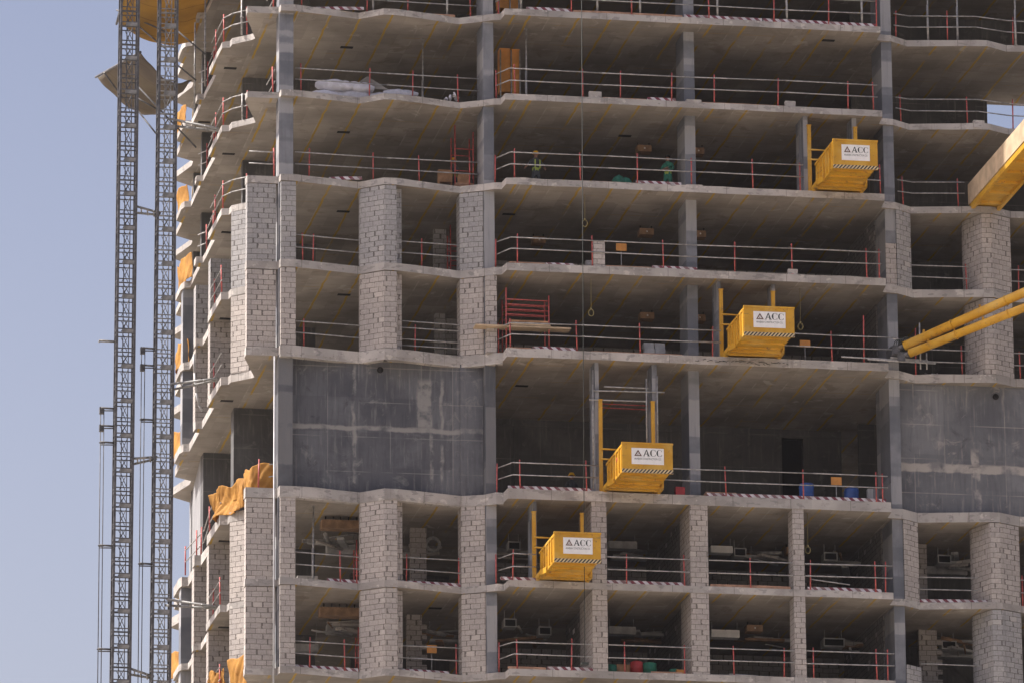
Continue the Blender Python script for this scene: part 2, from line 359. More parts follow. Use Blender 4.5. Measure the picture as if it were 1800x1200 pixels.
# ------------------------------------------------------------------ the tower
Z = {-8: 41.56, -7: 38.1, -6: 34.64, -5: 31.18, -4: 27.72, -3: 24.26, -2: 20.8, -1: 17.34, 0: 13.87, 1: 10.41, 2: 6.97, 3: 3.52, 4: 0.07, 5: -5.54, 6: -9.0, 7: -12.45, 8: -15.9}
T = {-8: .25, -7: .25, -6: .25, -5: .25, -4: .25, -3: .25, -2: .25, -1: .25, 0: .25, 1: .24, 2: .26, 3: .30, 4: .32, 5: .38, 6: .26, 7: .26, 8: .26}
top = lambda i: Z[i] + T[i]
FR = [(-8.05, .2), (-8.02, -.25), (-7.5, -.25), (-4.85, .38), (-4.0, -.34), (-3.5, -.34), (-.9, .41), (-.1, 0.), (.35, -.31), (.62, -.35), (.67, -1.05),
      (15.72, -1.05), (15.8, -.1), (16.4, -.05), (17.15, .5), (19.9, 0.), (20.3, -.02), (21.2, .5), (23.4, .4), (24.1, -.1), (24.6, -.3), (24.67, -1.05), (32, -1.05)]
LS = [(-9.28, .2), (-9.29, .65), (-8.52, 3.45), (-8.69, 3.7), (-9.34, 4.32), (-9.37, 4.76), (-9.66, 4.82), (-9.73, 8.35), (-9.45, 8.42), (-9.5, 11.74),
      (-9.77, 11.80), (-9.79, 12.35), (-9.52, 12.42), (-9.55, 15.45), (-9.79, 15.52), (-9.88, 15.9), (-9.88, 17.6), (-9.6, 17.9), (-9.6, 19.8), (-8.85, 20.4), (-8.82, 21.0), (-9.35, 23.2), (-8.4, 24.1)]
OUT = LS[::-1] + FR + [(32, 7.5), (20.2, 7.5), (20.2, 26), (-8.2, 26)]
tower = thing('unfinished_tower', 'unfinished grey concrete and block tower with open floors, ochre-streaked ceilings', 'building', (0, 0, Z[8]))
tower.location = (0, 0, 0)
def jitter_poly(poly, seed):
    rr = random.Random(seed); return [(x + rr.uniform(-.015, .015), y + rr.uniform(-.015, .015)) for x, y in poly]
for i in range(-8, 9):
    P = []; rr = random.Random(100 + i); Q = jitter_poly(OUT, i)
    for p, q in zip(Q, Q[1:] + Q[:1]):
        L_ = math.hypot(q[0] - p[0], q[1] - p[1]); k_ = max(1, int(L_ / .7)) if min(p[1], q[1]) < 9 else 1
        for k in range(k_):
            t = k / k_; P.append((p[0] + (q[0] - p[0]) * t + (rr.uniform(-.012, .012) if k else 0), p[1] + (q[1] - p[1]) * t + (rr.uniform(-.022, .012) if k else 0), Z[i] - rr.uniform(0, .014), top(i) + rr.choice((0, 0, 0, .012, -.02, .03)) * rr.random()))
    m = MB(); n_ = len(P); m.face([(p[0], p[1], p[3]) for p in P], 2); m.face([(p[0], p[1], p[2]) for p in reversed(P)], 0)
    for k in range(n_):
        p, q = P[k], P[(k + 1) % n_]; m.face([(p[0], p[1], p[2]), (q[0], q[1], q[2]), (q[0], q[1], q[3]), (p[0], p[1], p[3])], 1)
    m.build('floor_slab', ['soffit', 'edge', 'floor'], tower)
def part(name, mat, *boxes):
    m = MB()
    for b in boxes: m.box(*b)
    return m.build(name, mat, tower)
def hz(i):          # clear height of storey standing on slab i
    return top(i) + .002, Z[i - 1] - .002
blk = {3: 'blockg', 4: 'block', 6: 'block', 7: 'block'}
for i in range(-7, -1):
    a, b = hz(i)
    for x in (-8., -.02, 8., 16., 24.): part('column', 'column', (x, x + .42, .02, 1.2, a, b))
for i in range(-1, 8):
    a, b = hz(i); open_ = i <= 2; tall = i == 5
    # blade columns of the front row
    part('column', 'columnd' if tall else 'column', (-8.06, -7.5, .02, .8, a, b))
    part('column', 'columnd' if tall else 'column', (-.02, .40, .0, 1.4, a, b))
    if not i in (6, 7): part('column', 'column', (8.0, 8.42, .0, 1.5, a, b))
    part('column', 'column', (16.0, 16.42, .06, 2.3 if tall else 1.7, a, b))
    part('column', 'column', (24.0, 24.42, .0, 1.5, a, b))
    # back core wall
    y0 = 8.4 if tall else 9.6
    if tall:
        d0, d1 = xat(1377, y0, a + 1), xat(1415, y0, a + 1)
        m = MB(); m.box(.6, d0, y0, y0 + .3, a, b); m.box(d1, 16.0, y0, y0 + .3, a, b); m.box(d0, d1, y0, y0 + .3, b - .35, b)
        m.box(2.6, 2.75, y0 - .12, y0 - .003, a, b - .32); m.box(.6, d0, y0 - .05, y0 - .003, b - .3, b - .22); m.box(d1, 16., y0 - .05, y0 - .003, b - .3, b - .22)
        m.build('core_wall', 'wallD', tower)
        part('doorway_shade', 'dark', (d0 - .1, d1 + .1, y0 + .302, y0 + .9, a, b))  # near-black box paints the darkness of the room behind the doorway
    else:
        m = MB(); m.box(.6, 5.2, y0, y0 + .25, a, b); m.box(6.2, 12.4, y0, y0 + .25, a, b); m.box(13.4, 16., y0, y0 + .25, a, b)
        m.box(5.2, 6.2, y0, y0 + .25, a + 2.2, b); m.box(12.4, 13.4, y0, y0 + .25, a + 2.2, b)
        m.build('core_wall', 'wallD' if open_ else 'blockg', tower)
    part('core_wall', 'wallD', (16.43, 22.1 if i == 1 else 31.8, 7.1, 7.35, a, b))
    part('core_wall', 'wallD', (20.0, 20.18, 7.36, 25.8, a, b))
    # side wing shear walls
    if tall:
        part('shear_wall', 'wallD', (-8.68, -5.2, 8.25, 9.1, a, b))
        part('shear_wall', 'wallD', (-8.95, -6.0, 15.55, 16.4, a, b))
        m = MB(); m.prism([(-8.95, 16.41), (-8.45, 23.9), (-8.1, 23.9), (-8.6, 16.41)], a, b); m.build('side_wall', 'wallP', tower)
        part('shear_wall', 'wallD', (-4.8, -3.9, 8.0, 9.6, a, b))
    elif open_:
        part('shear_wall', 'wallD', (-8.33, -5.6, 8.55, 8.95, a, b)); part('shear_wall', 'wallD', (-9.0, -6.5, 16.2, 16.6, a, b))
    else:
        hb = a + 2.3 if i == 3 else b
        m = MB(); m.box(-9.66, -7.6, 8.1, 8.75, a, hb); m.build('block_pier', blk[i], tower)
        m = MB(); m.box(-9.74, -7.9, 12.05, 12.75, a, hb); m.build('block_pier', blk[i], tower)
        m = MB(); m.box(-9.8, -8.2, 15.75, 16.4, a, b); m.build('block_pier', 'column', tower)
        part('shear_wall', 'wallD', (-7.6, -5.4, 8.4, 8.7, a, b))
    part('shear_wall', 'wallD', (-3.4, .6, 12.2, 12.5, a, b)); part('shear_wall', 'wallD', (-8.6, .0, 22., 22.3, a, b))

# block piers of the closed storeys (their footprints follow the slab edge)
P0 = [(-9.26, .22), (-8.14, .22), (-8.14, .5), (-9.27, .62)]
P0s = [(-8.71, 3.72), (-9.34, 4.30), (-9.2, 4.45), (-8.5, 3.95)]
P1 = [(-8.0, -.22), (-7.42, -.22), (-7.42, .0), (-8.0, .0)]
P2 = [(-4.83, .40), (-3.99, -.31), (-3.5, -.31), (-3.5, .1), (-3.24, .12), (-3.24, .7), (-4.83, .7)]
P3 = [(-.90, .44), (-.1, .03), (-.04, .03), (-.04, 1.2), (-.9, 1.2)]
P3b = [(.02, -.26), (.35, -.28), (.42, -.28), (.42, -.02), (.0, -.02)]
P4 = [(16.43, -.02), (16.52, .02), (17.13, .50), (17.13, .8), (16.43, .8)]
P5 = [(19.9, .03), (20.3, .02), (21.18, .52), (21.18, .75), (20.3, .75), (19.9, 1.5), (19.45, 1.5), (19.45, 1.2)]
def bp(poly, i, z0, z1, mat=None):
    z1 = z1 - .03
    m = MB(); m.prism(poly, z0, z1); return m.build('block_pier', mat or blk[i], tower)
for i in (3, 4, 6, 7):
    a, b = hz(i)
    bp(P0, i, a, b); bp(P0s, i, a, b); bp(P1, i, a, b)
    bp(P2, i, a, b); bp(P3, i, a, b)
    if i == 4: bp(P3b, i, a, b)
    if i in (6, 7): pass
    if i == 3: bp(P4, i, a, b); bp([(15.98, -.03), (16.40, -.03), (16.40, .04), (15.98, .04)], i, a, a + 1.75, 'block')
    if i == 6: bp(P4, i, a, b, 'block')
    if i == 7: bp(P4, i, a, a + .9, 'blockg')
    bp(P5, i, a, b, 'blockg' if i == 7 else 'block')
    bp([(23.3, .4), (24.0, -.05), (24.0, .7), (23.3, .8)], i, a, b)
for i in (6, 7):
    a, b = hz(i)
    part('block_pier', 'block', (7.76, 8.46, -1.02, .9, a, b)); part('block_pier', 'block', (11.80, 12.24, -1.02, -.2, a, b))
    part('block_pier', 'block', (3.92, 4.50, -1.02, 1.6, a, b))
    part('partition_wall', 'block_shade', (7.95, 8.15, .91, 8.5, a, b)); part('partition_wall', 'block_shade', (15.95, 16.15, 1.72, 8.5, a, b))
    if i == 7: part('partition_wall', 'block_shade', (4.1, 4.3, 1.61, 5.5, a, b))
for i in (3, 4): a, b = hz(i); part('partition_wall', 'block_shade', (15.95, 16.15, 1.72, 9.0, a, b))
# interior blockwork stubs
for i, u0, u1, y in ((3, 763, 785, 5.5), (4, 765, 783, 5.5), (6, 722, 750, 4.2), (7, 716, 742, 4.2), (7, 1618, 1650, 4.), (6, 1612, 1632, 4.), (4, 785, 812, 6.2)):
    a, b = hz(i); x0, x1 = xat(u0, y, a), xat(u1, y, a); m = MB(); m.box(x0, x1, y, y + .25, a, b)
    if i in (3, 7):
        for k in range(14):
            if k % 2: m.box(x1, x1 + .2, y, y + .25, a + .2 * k + .01, a + .2 * k + .2)
    m.build('block_stub', 'block' if i > 5 else 'blockg', tower)
# tall storey front walls
a, b = hz(5)
def panel(x0, x1, y0, y1, mat):
    m = MB(); m.box(x0, x1, y0, y1, a, b); return m.build('front_wall', mat, tower)
panel(-7.48, -.92, .46, .76, 'wallL'); panel(-.92, -.03, .40, .70, 'wallL'); panel(16.43, 24.0, .62, .92, 'wallR')
m = MB(); m.lathe((0, 0, 0), [(.0, 0), (.12, 0), (.12, .05), (0, .05)], 14); 
hole = m.build('sleeve_shade_disc', 'dark', tower); hole.location = ony(1750, 697, .60); hole.rotation_euler = (R(90), 0, 0)  # near-black disc, the shade inside the sleeve hole is painted
hp = ony(668, 650, .44); hole = m.build('sleeve_shade_disc', 'dark', tower); hole.location = hp; hole.rotation_euler = (R(90), 0, 0)
# thicker spandrel beam under slab 4 and slab 5 (left part)
for i, d in ((4, .12), (5, .06)):
    m = MB(); pts = FR[1:10]
    for k in range(len(pts) - 1):
        p, q = Vector(pts[k] + (0,)), Vector(pts[k + 1] + (0,)); t = (q - p).normalized(); nn = Vector((-t.y, t.x, 0))
        P = [p + nn * .005, q + nn * .005, q + nn * .3, p + nn * .3]
        m.prism([(v.x, v.y) for v in P], Z[i] - d, Z[i] - .003)
    m.build('edge_beam', 'edge', tower)
# steel formwork posts beside the loading bays
def spost(i, u0, u1, y0, y1, zt=None):
    a, b = hz(i); x0, x1 = xat(u0, y0, a + 1), xat(u1, y0, a + 1); m = MB(); m.box(x0, x1, y0, y1, a, zt or b)
    for k in range(1, 3): m.box(x0 - .02, x0 - .001, y0 + .15 + .25 * k, y0 + .2 + .25 * k, a, zt or b)
    m.build('steel_column', 'column', tower)
spost(5, 1047, 1054, -.7, .4); spost(5, 1148, 1157, -.7, .3); spost(6, 938, 944, -.7, .5); spost(4, 1263, 1268, -.7, .4); spost(2, 1413, 1421, -.7, .6); spost(2, 1499, 1507, -.7, .2); spost(4, 1358, 1364, -.6, .2)
# leftover blocks, upstands and patches on slab edges
for i, u0, u1, h in ((1, 1036, 1058, .26), (1, 1207, 1233, .10), (1, 1381, 1399, .24), (3, 1044, 1064, 1.0), (3, 1386, 1403, .22), (2, 1207, 1235, .05), (1, 1723, 1742, .12)):
    x0, x1 = xat(u0, -1.06, top(i)), xat(u1, -1.06, top(i)); y0 = -1.06 if u0 < 1600 else -.03
    z0 = top(i) + .002 if h > .2 else Z[i] + .05
    m = MB(); m.box(x0, x1, y0 + (.0 if h < .2 else .05), y0 + .22, z0, top(i) + h); m.build('kerb_block', 'block' if h > .5 else 'edge', tower)
# cast-in slots in the soffits, shade inside them painted as near-black plates
for i, sp in ((-1, ((-9.0, 7.2),)), (0, ((-9.0, 7.4), (-9.1, 14.8), (-4.8, 4.0), (13.9, .2))), (1, ((-9.0, 7.8), (-4.9, 4.2), (6.2, 3.))), (2, ((-9.1, 7.2), (-5., 3.6), (1.5, 3.))), (3, ((-9.1, 7.6), (-5., 3.4))), (4, ((-9.1, 7.2), (2., 3.2))), (5, ((-9.1, 7.5), (3.2, 5.))), (6, ((-9.1, 7.5), (-1.5, 3.)))):
    for x, y in sp:
        m = MB(); m.box(x - .25, x + .25, y - .12, y + .12, Z[i] - .02, Z[i] - .001); m.build('ceiling_slot_shade', 'dark', tower)
# K1 drain pipes
for u, r in ((482.5, .035),):
    m = MB(); x = xat(u, -.0, 0); m.tube((x, .0, -17), (x, .0, .0), r, 10); m.build('drain_pipe', 'pipe', tower)

# spray scrawl on slab 4 edge
m = MB(); rr = random.Random(3)
for u in range(1222, 1385, 7):
    x = xat(u, -1.07, .2); z = .2 + rr.uniform(-.03, .03)
    for k in range(2):
        x2 = x + rr.uniform(-.03, .16); z2 = z + rr.uniform(-.05, .05); m.tube((x, -1.068, z), (x2, -1.068, z2), .012, 4); x, z = x2, z2
m.build('spray_scrawl', 'cable', tower)

# ------------------------------------------------------------------ haze
def make_haze():
    m = MB(); m.box(-3100, 3100, -3100, 3100, -66.2, 60.); n = NB('haze'); v = n.n('ShaderNodeVolumePrincipled')
    v.inputs['Density'].default_value = HAZE; v.inputs['Color'].default_value = (.90, .88, .95, 1); v.inputs['Anisotropy'].default_value = .2
    n.t.nodes.remove(n.b); n.t.links.new(v.outputs[0], n.out.inputs['Volume']); o = m.build('haze', n.m); tag(o, 'thin pale dust haze in the air round the tower', 'haze', kind='stuff')
HAZE = .00004
make_haze()

# ------------------------------------------------------------------ guardrails
SN = {0: 'top storey', 1: 'second storey down', 2: 'third storey down', 3: 'fourth storey down', 4: 'fifth storey down',
      5: 'tall storey', 6: 'storey under the tall one', 7: 'lowest storey'}
def lerp_path(path, x):
    for p, q in zip(path, path[1:]):
        if min(p[0], q[0]) - 1e-6 <= x <= max(p[0], q[0]) + 1e-6 and abs(q[0] - p[0]) > 1e-6:
            t = (x - p[0]) / (q[0] - p[0]); return p[1] + t * (q[1] - p[1])
    return path[-1][1] if x > path[-1][0] else path[0][1]
rg = random.Random(11)
def guard(i, path, us, where, rails=(.56, 1.04), tallp=(), h=1.2):
    z = top(i); path = [tuple(p) for p in path]
    g = thing('guardrail', ('red-posted guardrail, %s, %s' % (SN[i], where)), 'guardrail', (path[0][0], path[0][1], z), 'guardrails along the slab edges')
    L = Vector((path[0][0], path[0][1], z)); prev = None
    for u in us:
        x = xat(u, path[0][1], z + .5)
        for _ in range(3): x = xat(u, lerp_path(path, x), z + .5)
        y = lerp_path(path, x); hh = 1.9 if u in tallp else h + rg.uniform(-.06, .05)
        m = MB(); b = Vector((x, y - .02, z + .002)) - L; t = b + Vector((rg.uniform(-.03, .03), rg.uniform(-.03, .03), hh)); m.tube(b, t, .027, 8)
        m.tube(b + (t - b) * .88 - Vector((0, .03, 0)), b + (t - b) * .88 + Vector((0, .05, 0)), .03, 6); m.tube(b + (t - b) * .46 - Vector((0, .03, 0)), b + (t - b) * .46 + Vector((0, .05, 0)), .03, 6)
        m.box(b.x - .05, b.x + .05, b.y - .05, b.y + .05, b.z, b.z + .02)
        m.build('post', 'red', g)
    for hr in rails:
        m = MB(); P = [Vector((p[0], p[1] - .055, z + hr + rg.uniform(-.02, .02))) - L for p in path]
        d0 = (P[1] - P[0]).normalized(); d1 = (P[-1] - P[-2]).normalized()
        Q = []
        for p, q in zip(P, P[1:]):
            Q.append(p); n_ = int((q - p).length / 4.)
            for k in range(1, n_ + 1): Q.append(p.lerp(q, k / (n_ + 1)) + Vector((0, 0, rg.uniform(-.035, .02))))
        Q.append(P[-1]); m.path(Q, .024, 8)
        m.build('rail', 'steel', g)
    return g
BAY = [(.46, -.12), (.85, -.96), (15.55, -.96)]
LEFT = [(-7.4, .25), (-.1, .62)]; LA = [(-7.4, .0), (-4.86, .42)]; LB = [(-3.22, .25), (-.92, .5)]
RB = [(16.6, .35), (17.25, .55), (19.9, .2), (21.3, .6), (23.2, .6)]; RA = [(17.15, .58), (19.48, .5)]; RC_ = [(21.2, .62), (23.3, .55)]
guard(0, BAY, (876, 1004, 1110, 1246, 1360, 1456, 1540), 'centre bay'); guard(0, LEFT, (530, 645, 717, 827), 'left bay between two grey columns'); guard(0, RB, (1574, 1665, 1780), 'right bay beyond the fourth column')
guard(1, BAY, (872, 905, 1024, 1090, 1180, 1255, 1367, 1490, 1535), 'centre bay'); guard(1, LEFT, (529, 649, 725, 805), 'left bay in front of the white bundles'); guard(1, RB, (1583, 1700, 1780), 'right bay with sky showing behind')
guard(2, [(.46, -.12), (.85, -.96), (12.5, -.96)], (870, 904, 1020, 1120, 1215, 1323, 1406), 'centre bay left of the yellow platform'); guard(2, LEFT, (543, 656, 737, 825), 'left bay'); guard(2, [(16.6, .35), (17.25, .55), (19.3, .3)], (1587, 1684), 'right bay left of the yellow gangway')
guard(2, [(14.9, -.96), (15.6, -.96)], (1547,), 'short piece between yellow platform and fourth column')
guard(3, BAY, (871, 909, 1041, 1166, 1291, 1392, 1523, 1545), 'centre bay'); guard(3, LA, (532, 550), 'left opening beside the corner pier'); guard(3, LB, (741,), 'opening between the two folded block piers'); guard(3, RA, (1699,), 'opening left of the right block pier')
guard(4, [(.46, -.12), (.85, -.96), (9.1, -.96)], (876, 897, 1014, 1125, 1252), 'centre bay left of the yellow platform'); guard(4, [(11.5, -.96), (16.1, -.96)], (1462, 1518), 'centre bay right of the yellow platform', tallp=(1518,))
guard(4, LA, (534,), 'left opening beside the corner pier'); guard(4, LB, (729,), 'opening between the two folded block piers', rails=(.3, .56, 1.0, 1.25)); guard(4, RA, (1609, 1691), 'opening behind the yellow tubes', tallp=(1609,))
guard(5, [(.46, -.12), (.85, -.96), (4.2, -.96)], (873, 914, 1031), 'left of the yellow platform'); guard(5, [(6.8, -.96), (15.6, -.96)], (1276, 1412, 1540, 1551), 'right of the yellow platform')
guard(6, [(.46, -.12), (.85, -.96), (1.75, -.96)], (872, 901), 'left of the yellow platform'); guard(6, [(4.52, -.96), (7.74, -.96)], (1101, 1203), 'opening right of the yellow platform'); guard(6, [(8.48, -.96), (11.78, -.96)], (1319,), 'opening with the white duct'); guard(6, [(12.26, -.96), (15.7, -.96)], (1424, 1539, 1556), 'rightmost opening of the centre bay')
guard(6, LA, (598, 627), 'left opening beside the corner pier'); guard(6, LB, (714, 806), 'opening between the two folded block piers'); guard(6, RA, (1736,), 'opening left of the right block pier')
guard(7, [(.46, -.12), (.85, -.96), (3.9, -.96)], (877, 909, 1004), 'leftmost opening of the centre bay'); guard(7, [(4.52, -.96), (7.74, -.96)], (1098, 1203), 'opening with the green drum'); guard(7, [(8.48, -.96), (11.78, -.96)], (1290, 1378), 'third opening of the centre bay'); guard(7, [(12.26, -.96), (15.7, -.96)], (1430, 1541, 1560), 'rightmost opening of the centre bay')
guard(7, LA, (544, 606), 'left opening beside the corner pier'); guard(7, LB, (702, 802), 'opening between the two folded block piers'); guard(7, RA, (1738,), 'opening left of the right block pier', rails=(1.02,))
guard(3, RC_, (1790,), 'far right edge of the picture'); guard(4, RC_, (1793,), 'far right edge of the picture'); guard(6, RC_, (1797,), 'far right edge of the picture')
# side wing rails
def guard3(i, pts, posts, where, h=1.2):
    z = top(i); L = Vector((pts[0][0], pts[0][1], z))
    g = thing('guardrail', 'red-posted guardrail, %s, %s' % (SN[i], where), 'guardrail', L, 'guardrails along the slab edges')
    for (x, y) in posts:
        m = MB(); b = Vector((x, y, z)) - L; m.tube(b, b + Vector((rg.uniform(-.03, .03), 0, h)), .03, 8); m.build('post', 'red', g)
    for hr in (.55, 1.03):
        m = MB(); m.path([Vector((x, y, z + hr)) - L for x, y in pts], .024, 8); m.build('rail', 'steel', g)
for i in (0, 1, 2):
    guard3(i, [(-8.15, .35), (-9.18, .35)] if i == 2 else [(-8.15, .5), (-8.2, 2.5)], [(-8.2, .7 if i < 2 else .35)], 'inside the corner column')
    guard3(i, [(-8.6, 3.6), (-9.3, 4.3), (-9.6, 5.0), (-9.65, 8.2)], [(-8.8, 3.9), (-9.58, 5.0), (-9.62, 7.0)], 'along the notched left side')
    guard3(i, [(-9.4, 8.8), (-9.4, 11.7), (-9.65, 12.2)], [(-9.42, 9.2), (-9.42, 11.2)], 'farther back along the left side')
for i in (3, 4, 6, 7):
    guard3(i, [(-9.6, 5.0), (-9.65, 8.0)], [(-9.58, 5.2), (-9.6, 7.2)] if i != 4 else [(-9.6, 7.2)], 'along the left side before the first cross wall')
guard3(1, [(22.2, 7.3), (31, 7.3)], [(22.4, 7.3), (23.9, 7.3), (25.4, 7.3)], 'far edge against the sky')
guard3(5, [(-8.15, .5), (-8.9, 1.2), (-8.6, 3.3)], [(-8.75, .5)], 'above the corner pier inside the orange sheet')
guard3(5, [(-9.6, 5.0), (-9.6, 8.2), (-9.4, 11.7), (-9.7, 15.2)], [(-9.6, 8.3), (-9.5, 11.8), (-9.6, 12.4), (-9.7, 15.2)], 'along the left side in front of the pale wall')

# ------------------------------------------------------------------ striped toe boards and timber toe boards
def toe(i, u0, u1, y, lab, mat='tape', y2=None, lean=.05, h=.14):
    z = top(i); y2 = y if y2 is None else y2; x0, x1 = xat(u0, y, z), xat(u1, y2, z)
    m = MB(); P = [(x0, y), (x1, y2)]; t = Vector((x1 - x0, y2 - y, 0)).normalized(); nn = Vector((-t.y, t.x, 0))
    a = Vector((x0, y, z + .003)); b = Vector((x1, y2, z + .003)); n_ = max(2, int((b - a).length / .8)); r0 = random.Random(i * 991 + u0)
    pts = [a.lerp(b, k / n_) + Vector((0, 0, r0.uniform(0, .015) if 0 < k < n_ else 0)) for k in range(n_ + 1)]
    for p, q in zip(pts, pts[1:]):
        o1 = nn * lean + Vector((0, 0, h)); th = nn * .025
        F = [p, q, q + o1, p + o1]; B = [v + th for v in F]
        m.face(F); m.face([B[3], B[2], B[1], B[0]]); m.face([F[3], F[2], B[2], B[3]]); m.face([F[1], F[0], B[0], B[1]]); m.face([F[0], F[3], B[3], B[0]]); m.face([F[2], F[1], B[1], B[2]])
    o = m.build('striped_toe_board' if mat == 'tape' else 'timber_toe_board', mat)
    c = sum(pts, Vector()) / len(pts); 
    for v in o.data.vertices: v.co -= c
    o.location = c
    tag(o, ('red and white striped toe board, ' if mat == 'tape' else 'bare brown timber toe board, ') + SN[i] + ', ' + lab, 'toe board', 'striped toe boards' if mat == 'tape' else 'timber toe boards')
yb = -1.0
toe(0, 549, 640, .3, 'left bay', y2=.0); toe(0, 925, 1005, yb, 'left end of centre bay'); toe(0, 1203, 1340, yb, 'middle of centre bay'); toe(0, 1342, 1540, yb, 'right end of centre bay')
toe(1, 1138, 1188, yb, 'centre bay before the third column'); toe(2, 578, 636, .35, 'left bay', y2=.1); toe(2, 1118, 1198, yb, 'at the green worker'); toe(3, 1146, 1226, yb, 'centre bay before the third column')
toe(3, 960, 1010, yb, 'left part of centre bay', h=.08); toe(4, 936, 1012, yb, 'in front of the red scaffold'); toe(5, 893, 1040, yb, 'left of the yellow platform'); toe(5, 1243, 1558, yb, 'right part of centre bay')
toe(6, 575, 632, .25, 'left opening', y2=.38); toe(6, 698, 810, .15, 'between the folded block piers', y2=.4); toe(6, 880, 945, yb, 'left of the yellow platform'); toe(6, 1067, 1205, yb, 'right of the yellow platform'); toe(6, 1420, 1550, yb, 'rightmost opening of centre bay'); toe(6, 1617, 1736, .45, 'right bay', y2=.25)
toe(7, 517, 630, .0, 'left opening', y2=.36); toe(7, 697, 790, .15, 'between the folded block piers', y2=.4); toe(7, 962, 1052, yb, 'leftmost opening of centre bay')
toe(0, 1008, 1200, yb, 'middle of centre bay', 'timber', h=.1); toe(0, 700, 800, .3, 'left bay', 'timber', h=.1); toe(1, 1060, 1136, yb, 'beside the grey block', 'timber', h=.06); toe(1, 1235, 1380, yb, 'right part of centre bay', 'timber', h=.05)
toe(3, 895, 958, yb, 'left end of centre bay', 'timber', h=.06); toe(3, 1066, 1144, yb, 'right of the block pillar', 'timber', h=.07); toe(4, 893, 934, yb, 'left end of centre bay', 'timber', h=.07); toe(4, 1040, 1200, yb, 'middle of centre bay', 'timber', h=.05)
toe(6, 1249, 1390, yb, 'opening with the white duct', 'timber', h=.12); toe(7, 893, 960, yb, 'leftmost opening of centre bay', 'timber', h=.1); toe(7, 1145, 1200, yb, 'by the green drum', 'timber', h=.08); toe(2, 1010, 1110, yb, 'left part of centre bay', 'timber', h=.04)

# ------------------------------------------------------------------ loading platforms with the sign
def glyph_A(m, x, y, z, s):
    # serif A: s = cap height
    def P(L): m.face([(x + a * s, y, z + b * s) for a, b in L])
    P([(.02, 0), (.15, 0), (.52, .84), (.44, 1.0)][::1]); P([(.44, 1.0), (.50, .84), (.66, 0), (.93, 0), (.56, 1.0)][::1])
    P([(.22, .30), (.68, .30), (.66, .38), (.26, .38)]); P([(-.05, 0), (.24, 0), (.24, .05), (-.05, .05)]); P([(.62, 0), (1.02, 0), (1.02, .05), (.62, .05)])
def glyph_C(m, x, y, z, s):
    N = 16; cx, cz = .48, .5
    for k in range(N):
        def pt(t):
            o = (cx + .46 * math.cos(t), cz + .52 * math.sin(t)); w_ = .07 + .17 * max(0, -math.cos(t)) ** .8
            return o, (cx + (.46 - w_ * 1.0) * math.cos(t) + .0, cz + (.52 - .03 - w_ * .12) * math.sin(t))
        t0 = R(42 + k * 276 / N); t1 = R(42 + (k + 1) * 276 / N); (a, b), (c, d) = pt(t0), pt(t1)
        m.face([(x + p[0] * s, y, z + p[1] * s) for p in (a, b, d, c)][::1])
    for sg in (1, -1): m.face([(x + p[0] * s, y, z + (cz + sg * p[1]) * s) for p in ((.80, .18), (.85, .18), (.85, .48), (.80, .42))])
def text_mesh(txt, size):
    cu = bpy.data.curves.new('t', 'FONT'); cu.body = txt; cu.size = size; cu.extrude = .0; cu.resolution_u = 2
    o = bpy.data.objects.new('t', cu); C.objects.link(o); dg = bpy.context.evaluated_depsgraph_get(); me = bpy.data.meshes.new_from_object(o.evaluated_get(dg))
    bpy.data.objects.remove(o); return me
SMALL = text_mesh('ARABIAN CONSTRUCTION CO.', .105)
sw = max(v.co.x for v in SMALL.vertices)
